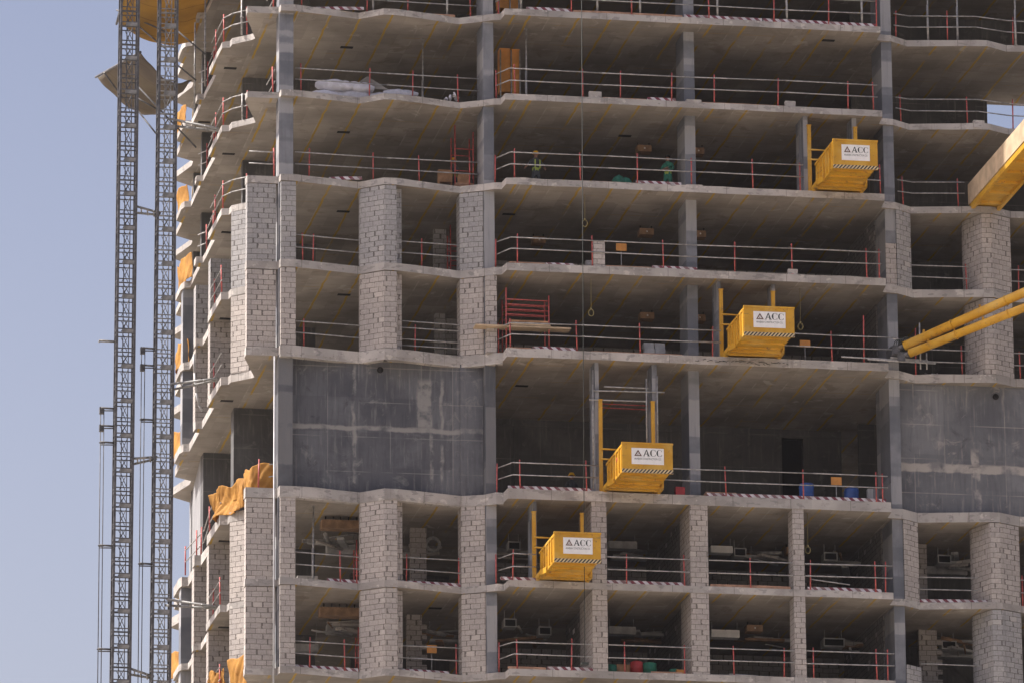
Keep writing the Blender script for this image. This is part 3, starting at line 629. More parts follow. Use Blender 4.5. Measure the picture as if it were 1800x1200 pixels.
def platform(i, x0, x1, ux, label, ph=2.75, side=None, stk=.0):
    z = top(i) + .003; W = x1 - x0; g = thing('loading_platform', label, 'loading platform', (x0, -1.05, z), 'yellow loading platforms')
    yf, yk = -3.1, 0.15     # front and rear ends, local
    H = 1.12
    m = MB()   # tray floor and side panels with ribs
    m.box(.0, W, yf, yk + .9, .10, .16); m.box(.0, .05, yf, yk, .163, H - .05); m.box(W - .05, W, yf, yk, .163, H - .05)
    m.box(-.04, .09, yf, yk, H - .05, H + .04); m.box(W - .09, W + .04, yf, yk, H - .05, H + .04)
    for k in range(6):
        yy = yf + .1 + k * .52
        m.box(-.055, -.001, yy, yy + .10, .17, H - .06); m.box(W + .001, W + .055, yy, yy + .1, .17, H - .06)
    for k in range(4): yy = yf + .5 + k * .7; m.box(.1, W - .1, yy, yy + .09, .03, .098)
    m.build('tray', 'yellow', g)
    m = MB(); m.box(-.05, W + .05, yf - .05, yf - .002, .0, H); m.box(-.07, W + .07, yf - .08, yf - .002, H + .001, H + .07)
    gate = m.build('front_panel', 'yellow', g)
    m = MB(); m.box(-.06, W + .06, yf - .066, yf - .052, .0, .15); m.build('hazard_band', 'hatch', gate)
    m = MB(); sx0, sx1 = W * .17, W * .84; m.box(sx0, sx1, yf - .07, yf - .052, .34, .97); sg = m.build('sign_board', 'white', gate)
    s = (sx1 - sx0) * .207; z0 = .655; y = yf - .0725; m = MB(); ax = sx0 + (sx1 - sx0) * .36
    glyph_A(m, ax, y, z0, s); glyph_C(m, ax + s * 1.0, y, z0, s); glyph_C(m, ax + s * 1.95, y, z0, s); m.build('lettering', 'ink', sg)
    m = MB(); lx = sx0 + (sx1 - sx0) * .08; tw = (sx1 - sx0) * .24; tri = [(0, 0), (1, 0), (.5, 1.)]; inn = [(.24, .14), (.76, .14), (.5, .66)]
    for k in range(3):
        a, b, c, d = tri[k], tri[(k + 1) % 3], inn[(k + 1) % 3], inn[k]; m.face([(lx + p[0] * tw, y, z0 + p[1] * .25) for p in (a, b, c, d)])
    m.face([(lx + p[0] * tw, y, z0 + p[1] * .25) for p in ((.40, .16), (.50, .16), (.56, .42), (.48, .42))])
    m.build('triangle_logo', 'inkb', sg)
    me = SMALL.copy(); me.materials.clear(); me.materials.append(MT['ink']); o = bpy.data.objects.new('small_lettering', me); C.objects.link(o); o.parent = sg
    k = (sx1 - sx0) * .84 / sw; o.scale = (k, 1.05, 1); o.rotation_euler = (R(90), 0, 0); o.location = (lx, y, .515)
    # outrigger beams and lower frame
    m = MB()
    m.box(-.18, -.06, -.75, 1.8, .0, .22); m.box(W + .06, W + .18, -.75, 1.8, .0, .22)
    m.box(-.18, W + .18, -.75, -.62, .003, .10); m.box(-.18, W + .18, -.35, -.25, -.0, .09)
    m.prism([(-.18, -.76), (-.06, -.76), (-.0, -1.35), (-.05, -1.35)], .02, .24); m.prism([(W + .06, -.76), (W + .18, -.76), (W + .05, -1.35), (W, -1.35)], .02, .24)
    m.build('outrigger_frame', 'yellow', g)
    for xx, yy in ((-.2, .25), (W + .0, .25)):
        m = MB(); m.box(xx - .07, xx + .07, yy, yy + .12, .0, ph)
        m.box(xx - .09, xx + .09, yy - .01, yy + .13, ph, ph + .04); m.build('mast_post', 'yellow', g)
    m = MB()
    for zz in (1.75, 1.35): m.tube((-.2, .2, zz), (W * .45, .2, zz - .02), .035, 8)
    m.build('back_rail', 'yellow', g)
    # suspension of the sign-side reflector
    if side:
        m = MB(); m.lathe((0, 0, 0), [(0, 0), (.09, 0), (.09, .01), (0, .01)], 14); d = m.build('red_reflector', 'redp', g); d.location = (-.066, yf + .9, .72); d.rotation_euler = (0, R(-90), 0)
    return g
platform(5, 4.56, 6.42, 0, 'yellow loading platform with white sign, in the tall storey', 3.7, True)
platform(6, 1.92, 3.60, 0, 'lowest yellow loading platform, below and left of the tall storey one')
platform(4, 9.38, 11.25, 0, 'yellow loading platform just above the tall storey')
platform(2, 13.02, 14.68, 0, 'topmost yellow loading platform, beside the fourth grey column')
# long gangway at the right
gw = thing('gangway', 'long yellow steel gangway with plywood sides jutting out at the right edge', 'gangway', (19.5, .3, top(2) + .003))
m = MB(); m.box(-.03, .0, -13., .1, .14, .98); m.box(1.2, 1.23, -13., .1, .14, .98); m.build('plywood_side', 'plyl', gw)
m = MB(); m.box(.0, .14, -13., .0, -.10, .13); m.box(1.06, 1.2, -13., .0, -.10, .13); m.build('side_beam', 'yellow', gw)
m = MB(); m.box(.141, 1.059, -13., .0, .05, .09); m.build('deck', 'yellow', gw)
for k in range(9):
    m = MB(); yy = -.9 - k * 1.4; m.box(.141, 1.059, yy, yy + .12, -.06, .047); m.build('cross_beam', 'yellow', gw)

# tie struts to the crane
def strut(u0, v0, y0, u1, v1, y1, r, lab):
    a, b = Vector(ony(u0, v0, y0)), Vector(ony(u1, v1, y1)); d = b - a
    g = thing('tie_strut', lab, 'tie strut', a, 'yellow crane tie struts'); m = MB(); m.tube(d * .03, d, r, 18)
    for t in (.25, .5, .75): m.tube(d * t, d * (t + .003), r + .03, 18)
    m.build('tube', 'yellow', g)
    m = MB(); m.tube((0, 0, 0), d * .03, r * .55, 10); m.box(-.22, .05, -.1, .1, -.22, .12); m.build('end_fork', 'steeld', g)
    for t in (.12, .38, .66, .88):
        m = MB(); m.box(-.04, .04, -.02, .02, 0, .14); o = m.build('lug', 'yellow', g); o.location = d * t + Vector((0, 0, r * .9))
strut(1579, 613, -1.3, 1960, 443, -7., .185, 'upper yellow tie tube running out to the right from the fourth column')
strut(1588, 625, -1.5, 1960, 478, -7., .165, 'lower yellow tie tube running out to the right from the fourth column')
tw = thing('anchor_collar', 'dark steel anchor bracket and ropes round the foot of the fourth column', 'bracket', (16.2, -1.05, top(4)))
m = MB(); m.box(-.3, .45, .2, 1.0, .35, .75); m.box(-.2, .35, -.3, .19, .42, .62); m.build('bracket', 'steeld', tw)
for k in range(5):
    m = MB(); m.ring((-.15 + .1 * k, -.32, .62), .16 + .02 * k, .02, 'y', 10, sz=1.6); m.build('rope_sling', 'cable', tw)

# scaffold platform of grey tubes below the struts
g = thing('scaffold_staging', 'small staging of loose grey scaffold tubes under the yellow tie tubes', 'scaffold', (15.0, -1.2, top(4)))
for zz, x0, x1, yy in ((.12, -1.2, 2.6, -.1), (.0, -.2, 2.5, -.3), (.22, .8, 2.3, .1), (.95, .9, 2.0, 0)):
    m = MB(); m.tube((x0, yy, zz), (x1, yy, zz - .06), .03, 8); m.build('tube', 'steel', g)
for xx in (1.95, 2.2): m = MB(); m.tube((xx, -.1, -.25), (xx, -.1, 1.6 if xx < 2 else .4), .03, 8); m.build('tube', 'steel', g)

# ------------------------------------------------------------------ hoist masts
SEC = 1.41; NSEC = 27; W2 = .345
def mast(x, y, lab, mleg, mbar, lean):
    g = thing('hoist_mast', lab, 'hoist mast', (x, y, 0), 'lattice hoist masts'); g.rotation_euler = (0, lean, 0)
    m = MB(); a = W2
    for sx in (-1, 1):
        for sy in (-1, 1): m.box(sx * a - .045, sx * a + .045, sy * .3 - .045, sy * .3 + .045, 0, SEC - .004)
    for sx in (-.33, .33): m.box(sx * a - .018, sx * a + .018, -.3, -.27, 0, SEC - .004, 1)
    for zz, h, mi in ((.0, .035, 1), (.17, .04, 1), (.64, .035, 1), (.80, .035, 1)):
        for sy in (-.3, .3): m.box(-a + .046, a - .046, sy - .025, sy + .025, zz, zz + h, mi)
        for sx in (-a, a): m.box(sx - .02, sx + .02, -.254, .254, zz, zz + h, mi)
    m.box(-a * .45, a - .05, -.345, -.327, .012, .16, 2)     # joint plate
    for z0, z1 in ((.22, .62), (.85, 1.38)):
        for sy in (-.26, .26):
            m.tube((-a * .33, sy, z0), (a * .33, sy, z1), .015, 5, 1); m.tube((a * .33, sy, z0), (-a * .33, sy, z1), .015, 5, 1)
        m.tube((a, -.25, z0), (a, .25, z1), .016, 5, 1); m.tube((-a, .25, z0), (-a, -.25, z1), .016, 5, 1)
    first = m.build('mast_section', [mleg, mbar, 'steell'], g); first.location = (0, 0, -20)
    for k in range(1, NSEC):
        o = first.copy(); C.objects.link(o); o.parent = g; o.location = (0, 0, -20 + k * SEC)
    return g
MY = 7.2
x1, _, _ = ony(219, 600, MY); x2, _, _ = ony(288, 600, MY)
mast(x1, MY, 'outer dark lattice hoist mast, leftmost', 'steeld', 'steeld', .004)
mast(x2, MY, 'inner lattice hoist mast, the one nearer the tower', 'steeld', 'steell', .004)
def tiebar(a, b, lab, n=2):
    a, b = Vector(a), Vector(b); g = thing('mast_tie', lab, 'tie bar', a, 'tie bars of the hoist masts'); d = b - a
    for k in range(n):
        m = MB(); o = Vector((0, (k - .5) * .5, -.12 * k)); m.tube(o, d + o * .3, .05, 8); m.build('tie_tube', 'steell', g)
    m = MB()
    for t in (.2, .45, .7): m.tube(d * t + Vector((0, -.2, 0)), d * (t + .08) + Vector((0, .25, -.1)), .03, 6)
    m.build('cross_piece', 'steel', g)
tiebar(ony(300, 213, MY), (-9.75, 5.2, top(1) - .05), 'upper tie bar from inner hoist mast to the tower'); tiebar(ony(300, 677, MY), (-9.75, 5.2, top(4) + .02), 'middle tie bar from inner hoist mast to the tower'); tiebar(ony(292, 1055, MY), (-9.75, 5.2, top(6)), 'lower tie bar from inner hoist mast to the tower')
tiebar(ony(238, 366, MY), ony(282, 376, MY), 'upper short tie between the two hoist masts'); tiebar(ony(231, 808, MY), ony(276, 803, MY), 'middle short tie between the two hoist masts'); tiebar(ony(226, 1176, MY), ony(270, 1189, MY), 'lowest short tie between the two hoist masts')
def cable_guide(us, v0, arms, uend, lab, arm0=None):
    y = MY; a = Vector(ony(us, v0, y)); g = thing('cable_guide', lab, 'cable guide', a, 'cable guides beside the masts')
    b = Vector(ony(us - (1240 - v0) * .011, 1240, y)) - a
    for dx in (0, .13):
        m = MB(); m.tube((dx, 0, 0), b + Vector((dx, 0, 0)), .018, 6); m.build('guide_rope', 'steeld', g)
    for v in arms:
        p = Vector(ony(us - (v - v0) * .011, v, y)) - a; q = Vector(ony(uend - (v - v0) * .012, v + 1, y)) - a
        m = MB(); m.tube(p + Vector((0, -.1, 0)), q, .04, 6); m.tube(p + Vector((0, .15, -.05)), q + Vector((0, .1, -.05)), .025, 6)
        m.box(p.x - .05, p.x + .12, -.1, .1, p.z - .22, p.z + .04) if v < v0 + 60 else m.ring((p.x + .08, 0, p.z), .12, .02, 'z', 10)
        m.build('guide_arm', 'steeld', g)
cable_guide(177, 716, (717, 748, 777, 958, 1140), 206, 'vertical cable guide on arms, left of the outer mast')
cable_guide(249, 611, (612, 642, 737, 990), 276, 'vertical cable guide on arms, between the two masts')
g = thing('bracket_arm', 'short empty bracket arm sticking out left of the outer mast', 'bracket', ony(206, 600, MY)); m = MB(); m.tube((0, 0, 0), (-.72, 0, .02), .03, 6); m.tube((0, .2, .03), (-.7, .2, .03), .03, 6); m.tube((-.7, 0, 0), (-.7, .2, 0), .03, 6); m.build('arm', 'steell', g)

# ------------------------------------------------------------------ catch nets
def net(corners, sag, lab, poles, mat='net'):
    P = [Vector(ony(*c)) for c in corners]; o0 = sum(P, Vector()) / 4; g = thing('catch_net', lab, 'safety net', o0, 'catch nets on the left side')
    P = [p - o0 for p in P]; m = MB()
    def fn(s, t):
        p = P[0].lerp(P[1], s).lerp(P[3].lerp(P[2], s), t); q = math.sin(math.pi * t) * (1 - .3 * math.sin(math.pi * s)); r_ = mnoise.noise(Vector((s * 5, t * 5, o0.z)))
        return p + Vector((0, 0, -sag * q + r_ * .12))
    m.grid(fn, 18, 22); o = m.build('net_sheet', mat, g); sd = o.modifiers.new('thickness', 'SOLIDIFY'); sd.thickness = .02
    for a, b in poles:
        m = MB(); m.tube(Vector(ony(*a)) - o0, Vector(ony(*b)) - o0, .035, 8); m.build('net_pole', 'steeld', g)
    m = MB(); m.tube(P[0] - (P[1] - P[0]) * .05, P[1], .05, 8); m.build('net_pole', 'steeld', g)
net([(172, 134, 15), (247, 92, 9), (338, 142, 9.3), (279, 200, 16)], .55, 'drooping brown catch net behind the two masts, lower one', [((243, 196, 12), (278, 240, 11)), ((183, 128, 12), (215, 172, 13)), ((240, 172, 12), (282, 196, 12)), ((240, 150, 9.), (345, 260, 9.))], 'netg')
net([(206, 38, 14), (232, -60, 8), (382, -50, 8.), (342, 72, 15)], .5, 'ochre catch net at the very top left, upper one', [((245, 48, 13), (290, 85, 12)), ((312, 55, 8), (361, 96, 8)), ((300, 105, 8), (345, 142, 8)), ((205, 18, 14), (300, 60, 12))])
for u, v0, v1, y, lab in ((343, 40, 190, 8.6, 'left one of two tall grey props at the left side, top'), (361, 0, 152, 8.6, 'right one of two tall grey props at the left side, top'), (425, 0, 62, 3.9, 'thin prop in the side notch, top storey'), (426, 165, 207, 3.9, 'thin prop in the side notch, second storey')):
    a, b = ony(u, v0, y), ony(u - (v1 - v0) * .007, v1, y); m = MB(); m.tube((0, 0, 0), Vector(b) - Vector(a), .035, 8); m.ring((0, 0, (b[2] - a[2]) * .5), .06, .02, 'z', 8); o = m.build('steel_prop', 'steel'); o.location = a; tag(o, lab, 'prop', 'grey steel props')

# grey props on the floors
for i, u, y, lab in ((0, 656, .5, 'top storey left bay, left one'), (0, 786, .5, 'top storey left bay, right one'), (0, 916, -.8, 'top storey next to the yellow formwork'), (0, 1050, -.85, 'top storey centre bay, left of the middle pair'), (0, 1125, -.85, 'top storey centre bay, right of the middle pair'),
        (0, 1261, -.85, 'top storey right of the third column'), (0, 1383, -.85, 'top storey between two red posts in centre bay'), (0, 1515, -.85, 'top storey left of the fourth column'), (0, 1631, .5, 'top storey right bay, leftmost'), (0, 1683, .5, 'top storey right bay, middle'), (0, 1785, .5, 'top storey right bay, rightmost'),
        (1, 743, 2.5, 'second storey left bay behind the white bundles'), (1, 925, .6, 'second storey beside the yellow formwork'), (6, 550, 1.2, 'storey below the tall one, leftmost opening')):
    a, b = hz(i); x = xat(u, y, a + .5); m = MB(); m.tube((0, 0, 0), (0.02, 0, b - a - .01), .035, 8); m.tube((0, 0, 0), (0, 0, 1.5), .045, 8); m.box(-.07, .07, -.07, .07, b - a - .02, b - a - .004); m.box(-.07, .07, -.07, .07, 0, .015)
    o = m.build('steel_prop', 'steel'); o.location = (x, y, a + .001); tag(o, 'grey steel prop, ' + lab, 'prop', 'grey steel props')

# ------------------------------------------------------------------ yellow-brown column formwork at K2, storeys 0 and 1
for i, u0, u1, nm in ((1, 879, 915, 'second storey'), (0, 876, 913, 'top storey')):
    a, b = hz(i); y = 2.2; x0, x1 = xat(u0, y, a), xat(u1, y, a); g = thing('formwork_panel', 'ochre timber formwork boxes standing beside second column, ' + nm, 'formwork', (x0, y, a), 'ochre formwork')
    w_ = x1 - x0; m = MB(); m.box(0, w_ * .52, 0, .5, 1.1, 2.9); m.build('panel', 'orangep', g); m = MB(); m.box(w_ * .60, w_, .05, .5, 1.0, 2.9); m.build('panel', 'orangep', g)
    for t in (.02, .55, .97): m = MB(); m.tube((w_ * t, -.08, 0), (w_ * t, -.08, 2.8), .03, 8); m.build('leg', 'steel', g)

# ------------------------------------------------------------------ red scaffold frames
def scaffold(i, u0, u1, y, dy, h, rungs, lab, boards=None):
    a, _ = hz(i); x0, x1 = xat(u0, y, a + 1), xat(u1, y, a + 1); w_ = x1 - x0; g = thing('scaffold_tower', lab, 'scaffold', (x0, y, a), 'red scaffold frames')
    for xx in (0, w_):
        for yy in (0, dy): m = MB(); m.tube((xx, yy, 0), (xx, yy, h + (.25 if yy == 0 and xx == 0 else 0)), .028, 8); m.build('upright', 'red', g)
    for zz in rungs:
        for yy in (0, dy): m = MB(); m.tube((0, yy, zz), (w_, yy, zz - .02), .022, 8); m.build('rung', 'red', g)
    if boards:
        for zz, x_a, x_b, mt in boards: m = MB(); m.box(x_a, x_b, -.25, .3, zz, zz + .06); m.build('board', mt, g)
scaffold(4, 890, 965, -.35, .9, 2.35, (1.55, 1.75, 1.95, 2.15), 'red scaffold frame with a long plank, left end of centre bay', [(.98, -1.25, 2.5, 'plyl'), (1.2, .1, 1.6, 'ply'), (1.06, .1, 1.7, 'plyl')])
scaffold(2, 800, 832, 1.6, .9, 2.6, (1.0, 1.9), 'red scaffold frame left of the second column, third storey from the top')
scaffold(3, 792, 826, 3.2, .7, 2.4, (.6, 1.2, 1.8), 'red scaffold frame in the fourth storey, beside the second folded pier')
scaffold(5, 1052, 1147, .1, .6, 4.6, (3.8,), 'tall red and grey tube frame behind the tall storey platform')
scaffold(6, 627, 655, 2.2, .7, 1.9, (.3, .9, 1.5), 'red access frame behind the first folded pier, storey below the tall one')
scaffold(7, 630, 655, 2.2, .7, 1.9, (.3, .9, 1.5), 'red access frame behind the first folded pier, lowest storey')
g = thing('clamped_tubes', 'grey horizontal tubes clamped above the tall storey platform', 'scaffold', (4.4, -.6, 0))
for v, u0, u1 in ((687, 1042, 1168), (680, 1062, 1140), (703, 1036, 1135)):
    p, q = Vector(ony(u0, v - 1, -.75)), Vector(ony(u1, v + 2, -.75)); m = MB(); m.tube(p - g.location, q - g.location, .03, 8); m.build('tube', 'steel', g)
for u, v0, v1 in ((1042, 650, 860), (1136, 665, 780), (1155, 660, 780)):
    p, q = Vector(ony(u, v0, -.75)), Vector(ony(u + 1, v1, -.75)); m = MB(); m.tube(p - g.location, q - g.location, .03, 8); m.build('tube', 'steel', g)

# ------------------------------------------------------------------ tarpaulins
def tarp(i, path, z0, z1, amp, lab, seed):
    z = top(i); P = [Vector((x, y, 0)) for x, y in path]; Ls = [0]
    for p, q in zip(P, P[1:]): Ls.append(Ls[-1] + (q - p).length)
    o0 = Vector((P[0].x, P[0].y, z))
    def at(s):
        d = s * Ls[-1]
        for k in range(len(P) - 1):
            if d <= Ls[k + 1] + 1e-6:
                t = (d - Ls[k]) / (Ls[k + 1] - Ls[k]); return P[k].lerp(P[k + 1], t), (P[k + 1] - P[k]).normalized()
        return P[-1], (P[-1] - P[-2]).normalized()
    m = MB()
    def fn(s, t):
        p, d = at(s); nn = Vector((d.y, -d.x, 0)); L = s * Ls[-1]
        fold = mnoise.noise(Vector((L * 1.1, t * .9, seed))) * 1.5 + (1 - abs(mnoise.noise(Vector((L * 3.2 + t * 2.2, t * .8, seed + 5))))) * .9 - .6 + (1 - abs(mnoise.noise(Vector((L * 6.5 - t * 3.5, t * 1.5, seed + 9))))) * .35
        zz = z0 + (z1 - z0) * t + mnoise.noise(Vector((L * 1.3, 7, seed))) * .22 * (1 if t > .5 else .6)
        v = p + nn * (fold * amp * (1.15 - .6 * t)); return (v.x - o0.x, v.y - o0.y, zz)
    m.grid(fn, int(Ls[-1] * 16) + 8, 26); o = m.build('tarpaulin', 'orange'); o.location = o0; sd = o.modifiers.new('thickness', 'SOLIDIFY'); sd.thickness = .012
    tag(o, lab, 'tarpaulin', 'orange sheets on the left side')
tarp(5, [(-8.1, .62), (-9.0, .75), (-9.15, 1.6), (-8.95, 3.0)], .0, 1.0, .12, 'orange sheet strung behind the rail above the corner pier', 1.)
tarp(5, [(-8.95, 3.1), (-9.5, 4.4), (-9.8, 5.1), (-9.85, 6.4)], -.05, 1.1, .26, 'big crumpled orange sheet bulging over the left edge above the block wall', 2.)
tarp(7, [(-9.1, .9), (-8.95, 3.0), (-9.4, 4.2)], -.2, 1.15, .22, 'orange sheet hanging at the bottom beside the corner pier', 3.)
tarp(7, [(-9.5, 4.9), (-9.85, 5.4), (-9.85, 7.9)], -.2, 1.0, .22, 'orange sheet at the very bottom along the left side', 4.)
for i, y0, y1, nm in ((1, 16.4, 18.2, 'second storey'), (2, 14.6, 17.4, 'third storey'), (3, 15.6, 17.6, 'fourth storey'), (4, 16.8, 19.0, 'storey above the tall one'), (0, 16.5, 19., 'top storey'), (6, 17.0, 19.5, 'storey below the tall one'), (7, 16.6, 19., 'lowest storey')):
    tarp(i, [(-9.62, y0), (-9.9, (y0 + y1) / 2), (-9.85, y1)], -.05, 1.0, .12, 'orange sheet over the far left railing, ' + nm, 10. + i)

# ------------------------------------------------------------------ goods on the floors
def put(mb, name, mat, u, y, i, lab, cat, group=None, dz=0.):
    o = mb.build(name, mat); a, _ = hz(i); o.location = (xat(u, y, a + .3), y, a + dz); return tag(o, lab, cat, group)
# white wrapped bundles, storey 1 left
g = thing('wrapped_ducts', 'heap of white plastic wrapped duct bundles lying behind the railing, left bay', 'bundle', (xat(590, 1.2, top(1)), 1.2, top(1)))
rr = random.Random(5)
for k, (dx, dz, ln, r) in enumerate(((-.5, .2, 1.1, .17), (-.1, .62, 1.5, .24), (.9, .62, 1.2, .22), (.35, .28, 2.0, .26), (1.9, .3, 2.1, .22), (2.6, .58, 1.4, .16), (3.4, .25, .7, .22), (1.3, .72, .5, .2))):
    m = MB()
    def fn(s, t, dx=dx, dz=dz, ln=ln, r=r, k=k):
        a_ = t * 2 * math.pi; e = max(.05, math.sin(math.pi * min(.98, max(.02, s)))) ** .35; q = 1 + .35 * mnoise.noise(Vector((s * 6, math.cos(a_) * 2, math.sin(a_) * 2 + k)))
        return (dx + ln * (s - .5), r * e * q * math.cos(a_) + .12 * k - .4, dz + r * e * q * math.sin(a_))
    m.grid(fn, 14, 12); m.build('wrapped_roll', 'wrap', g)
m = MB(); m.face([(.7, .3, .8), (1.3, .3, 1.25), (2.2, .4, .75)]); m.build('canvas_flap', 'floor', g)
for u, w_, h_, lab in ((739, .62, .22, 'pale box on the slab edge right of the white bundles'), (768, .3, .15, 'small broken slab piece left of the second column')):
    m = MB(); m.box(-w_ / 2, w_ / 2, 0, .35, 0, h_); put(m, 'carton', 'wrap', u, .8, 1, lab, 'carton')
# concrete block stacks
def bstack(i, u, y, nx, nz, lab, mat='duct', s=(.42, .3, .2)):
    g = thing('block_stack', lab, 'block stack', (xat(u, y, top(i)), y, top(i)), 'stacks of grey blocks')
    for k in range(nz):
        for j in range(nx):
            m = MB(); dx = rr.uniform(-.02, .02); m.box(j * s[0] + dx, (j + 1) * s[0] - .02 + dx, 0, s[1], k * (s[2] + .006), k * (s[2] + .006) + s[2]); m.build('block', mat, g)
bstack(4, 1133, .6, 2, 4, 'grey block stack behind the railing, left of the third column', s=(.42, .3, .22)); bstack(4, 1428, .4, 4, 2, 'grey block stack right of the upper middle platform'); bstack(5, 1310, -.1, 4, 1, 'low row of grey blocks in the tall storey', 'edge'); bstack(3, 1030, .3, 1, 3, 'small block stack beside the block pillar', 'edge')
bstack(5, 1430, .0, 3, 1, 'low row of grey blocks between the two blue drums', 'edge'); bstack(4, 1078, .8, 2, 1, 'two white sacks of material in the storey above the tall one', 'white')
bstack(1, 1774, 6.9, 1, 3, 'dark block stack against the sky at the far edge, right side, second storey'); bstack(1, 1665, .9, 2, 1, 'pale slabs behind the right bay railing, second storey', 'edge', (.9, .4, .14))
# blue drums
for u, lab, y in ((1418, 'left blue drum behind the railing of the tall storey', .0), (1497, 'right blue drum behind the railing of the tall storey', .5)):
    m = MB(); m.lathe((0, 0, 0), [(0, 0), (.29, 0), (.30, .04), (.285, .3), (.305, .32), (.305, .36), (.285, .38), (.285, .68), (.30, .72), (.27, .86), (.0, .88)], 20); put(m, 'drum', 'blue', u, y, 5, lab, 'drum', 'blue drums')
for u, mt, lab, r_, h_ in ((1142, 'green', 'green drum on the lowest storey', .27, .62), (1119, 'redp', 'red drum beside the green drum, lowest storey', .25, .66), (1185, 'green', 'small green pot right of the green drum', .2, .4), (1075, 'green', 'green sack left of the red drum, lowest storey', .2, .5)):
    m = MB(); m.lathe((0, 0, 0), [(0, 0), (r_, 0), (r_ * 1.03, h_ * .1), (r_ * .97, h_ * .5), (r_ * 1.03, h_ * .52), (r_ * .97, h_ * .6), (r_, h_ * .92), (r_ * .6, h_), (0, h_)], 18); put(m, 'drum', mt, u, .0, 7, lab, 'drum', None)
m = MB(); m.box(-.3, .3, 0, .3, 0, .55); put(m, 'crate', 'ply', 1098, .1, 7, 'brown crate left of the red drum, lowest storey', 'crate')
m = MB(); m.box(-.14, .14, 0, .2, 0, .26); put(m, 'crate', 'orangep', 1196, -.6, 7, 'small orange box at the right end beside the green pot', 'crate')
# pallets with boards
def pallet(i, u, y, w_, n_, lab):
    g = thing('timber_stack', lab, 'timber stack', (xat(u, y, top(i)), y, top(i)), 'stacks of timber boards')
    for k in range(n_): m = MB(); d = rr.uniform(-.05, .05); m.box(-w_ / 2 + d, w_ / 2 + d, 0, .5, .1 + k * .07, .155 + k * .07); m.build('board', 'timber', g)
    for s in (-1, 0, 1): m = MB(); m.box(s * w_ * .4 - .05, s * w_ * .4 + .05, .0, .5, .0, .096); m.build('bearer', 'timber', g)
pallet(5, 1267, -.5, 1.2, 3, 'stack of brown boards right of the third column, tall storey'); pallet(5, 1517, -.6, .85, 2, 'stack of boards in front of the right blue drum')
pallet(2, 815, .9, .7, 3, 'stack of boards left of second column, third storey'); pallet(4, 905, .5, 1.3, 3, 'stack of boards behind the red scaffold')
m = MB(); m.box(-.18, .18, 0, .25, 0, .5); put(m, 'cable_bag', 'redp', 1196, -.3, 5, 'red bag on the slab just left of the third column, tall storey', 'bag')
# crates and boxes at storey 2 left
for i, u, y, w_, h_, mt, z_, lab in ((2, 783, 2.2, .55, .5, 'ply', .7, 'brown board leaning in the left bay, third storey'), (2, 816, 1.4, .45, .55, 'ply', .25, 'brown crate beside the red scaffold frame, third storey'), (5, 1535, -.3, .4, .7, 'column', 0, 'grey cabinet left of the fourth column, tall storey'), (6, 541, 3.0, .8, .5, 'edge', .35, 'pale broken boards in the left opening below the tall storey')):
    m = MB(); m.box(-w_ / 2, w_ / 2, 0, .25, z_, z_ + h_); 
    if z_ > 0: m.box(-w_ / 2, -w_ / 2 + .05, .02, .2, 0, z_ - .002); m.box(w_ / 2 - .05, w_ / 2, .02, .2, 0, z_ - .002)
    put(m, 'crate', mt, u, y, i, lab, 'crate')
# notice boards on posts
for i, u, v, y, w_, h_, lab in ((3, 1092, 435, 0.5, .42, .30, 'small orange-brown board on a post, fourth storey, right of the block pillar'), (4, 1415, 604, .3, .42, .28, 'small brown board on a post right of the upper middle platform'), (5, 1470, 845, .2, .42, .32, 'small orange board on a post between the blue drums, tall storey'), (7, 759, 1140, 1.6, .38, .32, 'small orange board on a post between the folded piers, lowest storey')):
    p = ony(u, v, y); z = top(i); g = thing('notice_board', lab, 'board', (p[0], y, z), 'small boards on posts'); m = MB(); m.box(-w_ / 2, w_ / 2, -.02, .0, p[2] - z - h_ / 2, p[2] - z + h_ / 2); m.build('board', 'orangep', g)
    m = MB(); m.tube((0, .02, 0), (0, .02, p[2] - z), .02, 6); m.build('post', 'steel', g)
# plywood box-outs hung below the ceilings
for i, u, y, w_, lab in ((2, 1133, 3.6, .56, 'third storey left of the third column'), (2, 1228, 3.6, .46, 'third storey right of the third column'), (3, 1137, 3.6, .56, 'fourth storey left of the third column'), (3, 1231, 3.6, .46, 'fourth storey right of the third column'), (3, 948, 5.4, .5, 'fourth storey near the second column'), (4, 1138, 3.6, .56, 'storey above the tall one, left of the third column'), (4, 1230, 3.6, .46, 'storey above the tall one, right of the third column'),
        (7, 1327, 3.4, .62, 'lowest storey beside the white duct'), (6, 1391, 4.6, .4, 'storey below the tall one, behind the thin block pier')):
    a, b = hz(i); x = xat(u, y, b); g = thing('ceiling_box', 'hanging brown plywood box, ' + lab, 'box', (x, y, b), 'plywood boxes under the ceilings')
    m = MB(); m.box(-w_ / 2, w_ / 2, 0, .5, -.42, -.16); m.build('box_shell', 'plyd', g)
    for s in (-1, 1): m = MB(); m.box(s * w_ * .4 - .02, s * w_ * .4 + .02, .2, .24, -.158, -.002); m.build('hanger', 'dark', g)
    m = MB(); m.lathe((0, 0, 0), [(0, 0), (.035, 0), (.035, .01), (0, .01)], 8); o = m.build('white_disc', 'white', g); o.location = (0, -.001, -.29); o.rotation_euler = (R(90), 0, 0)
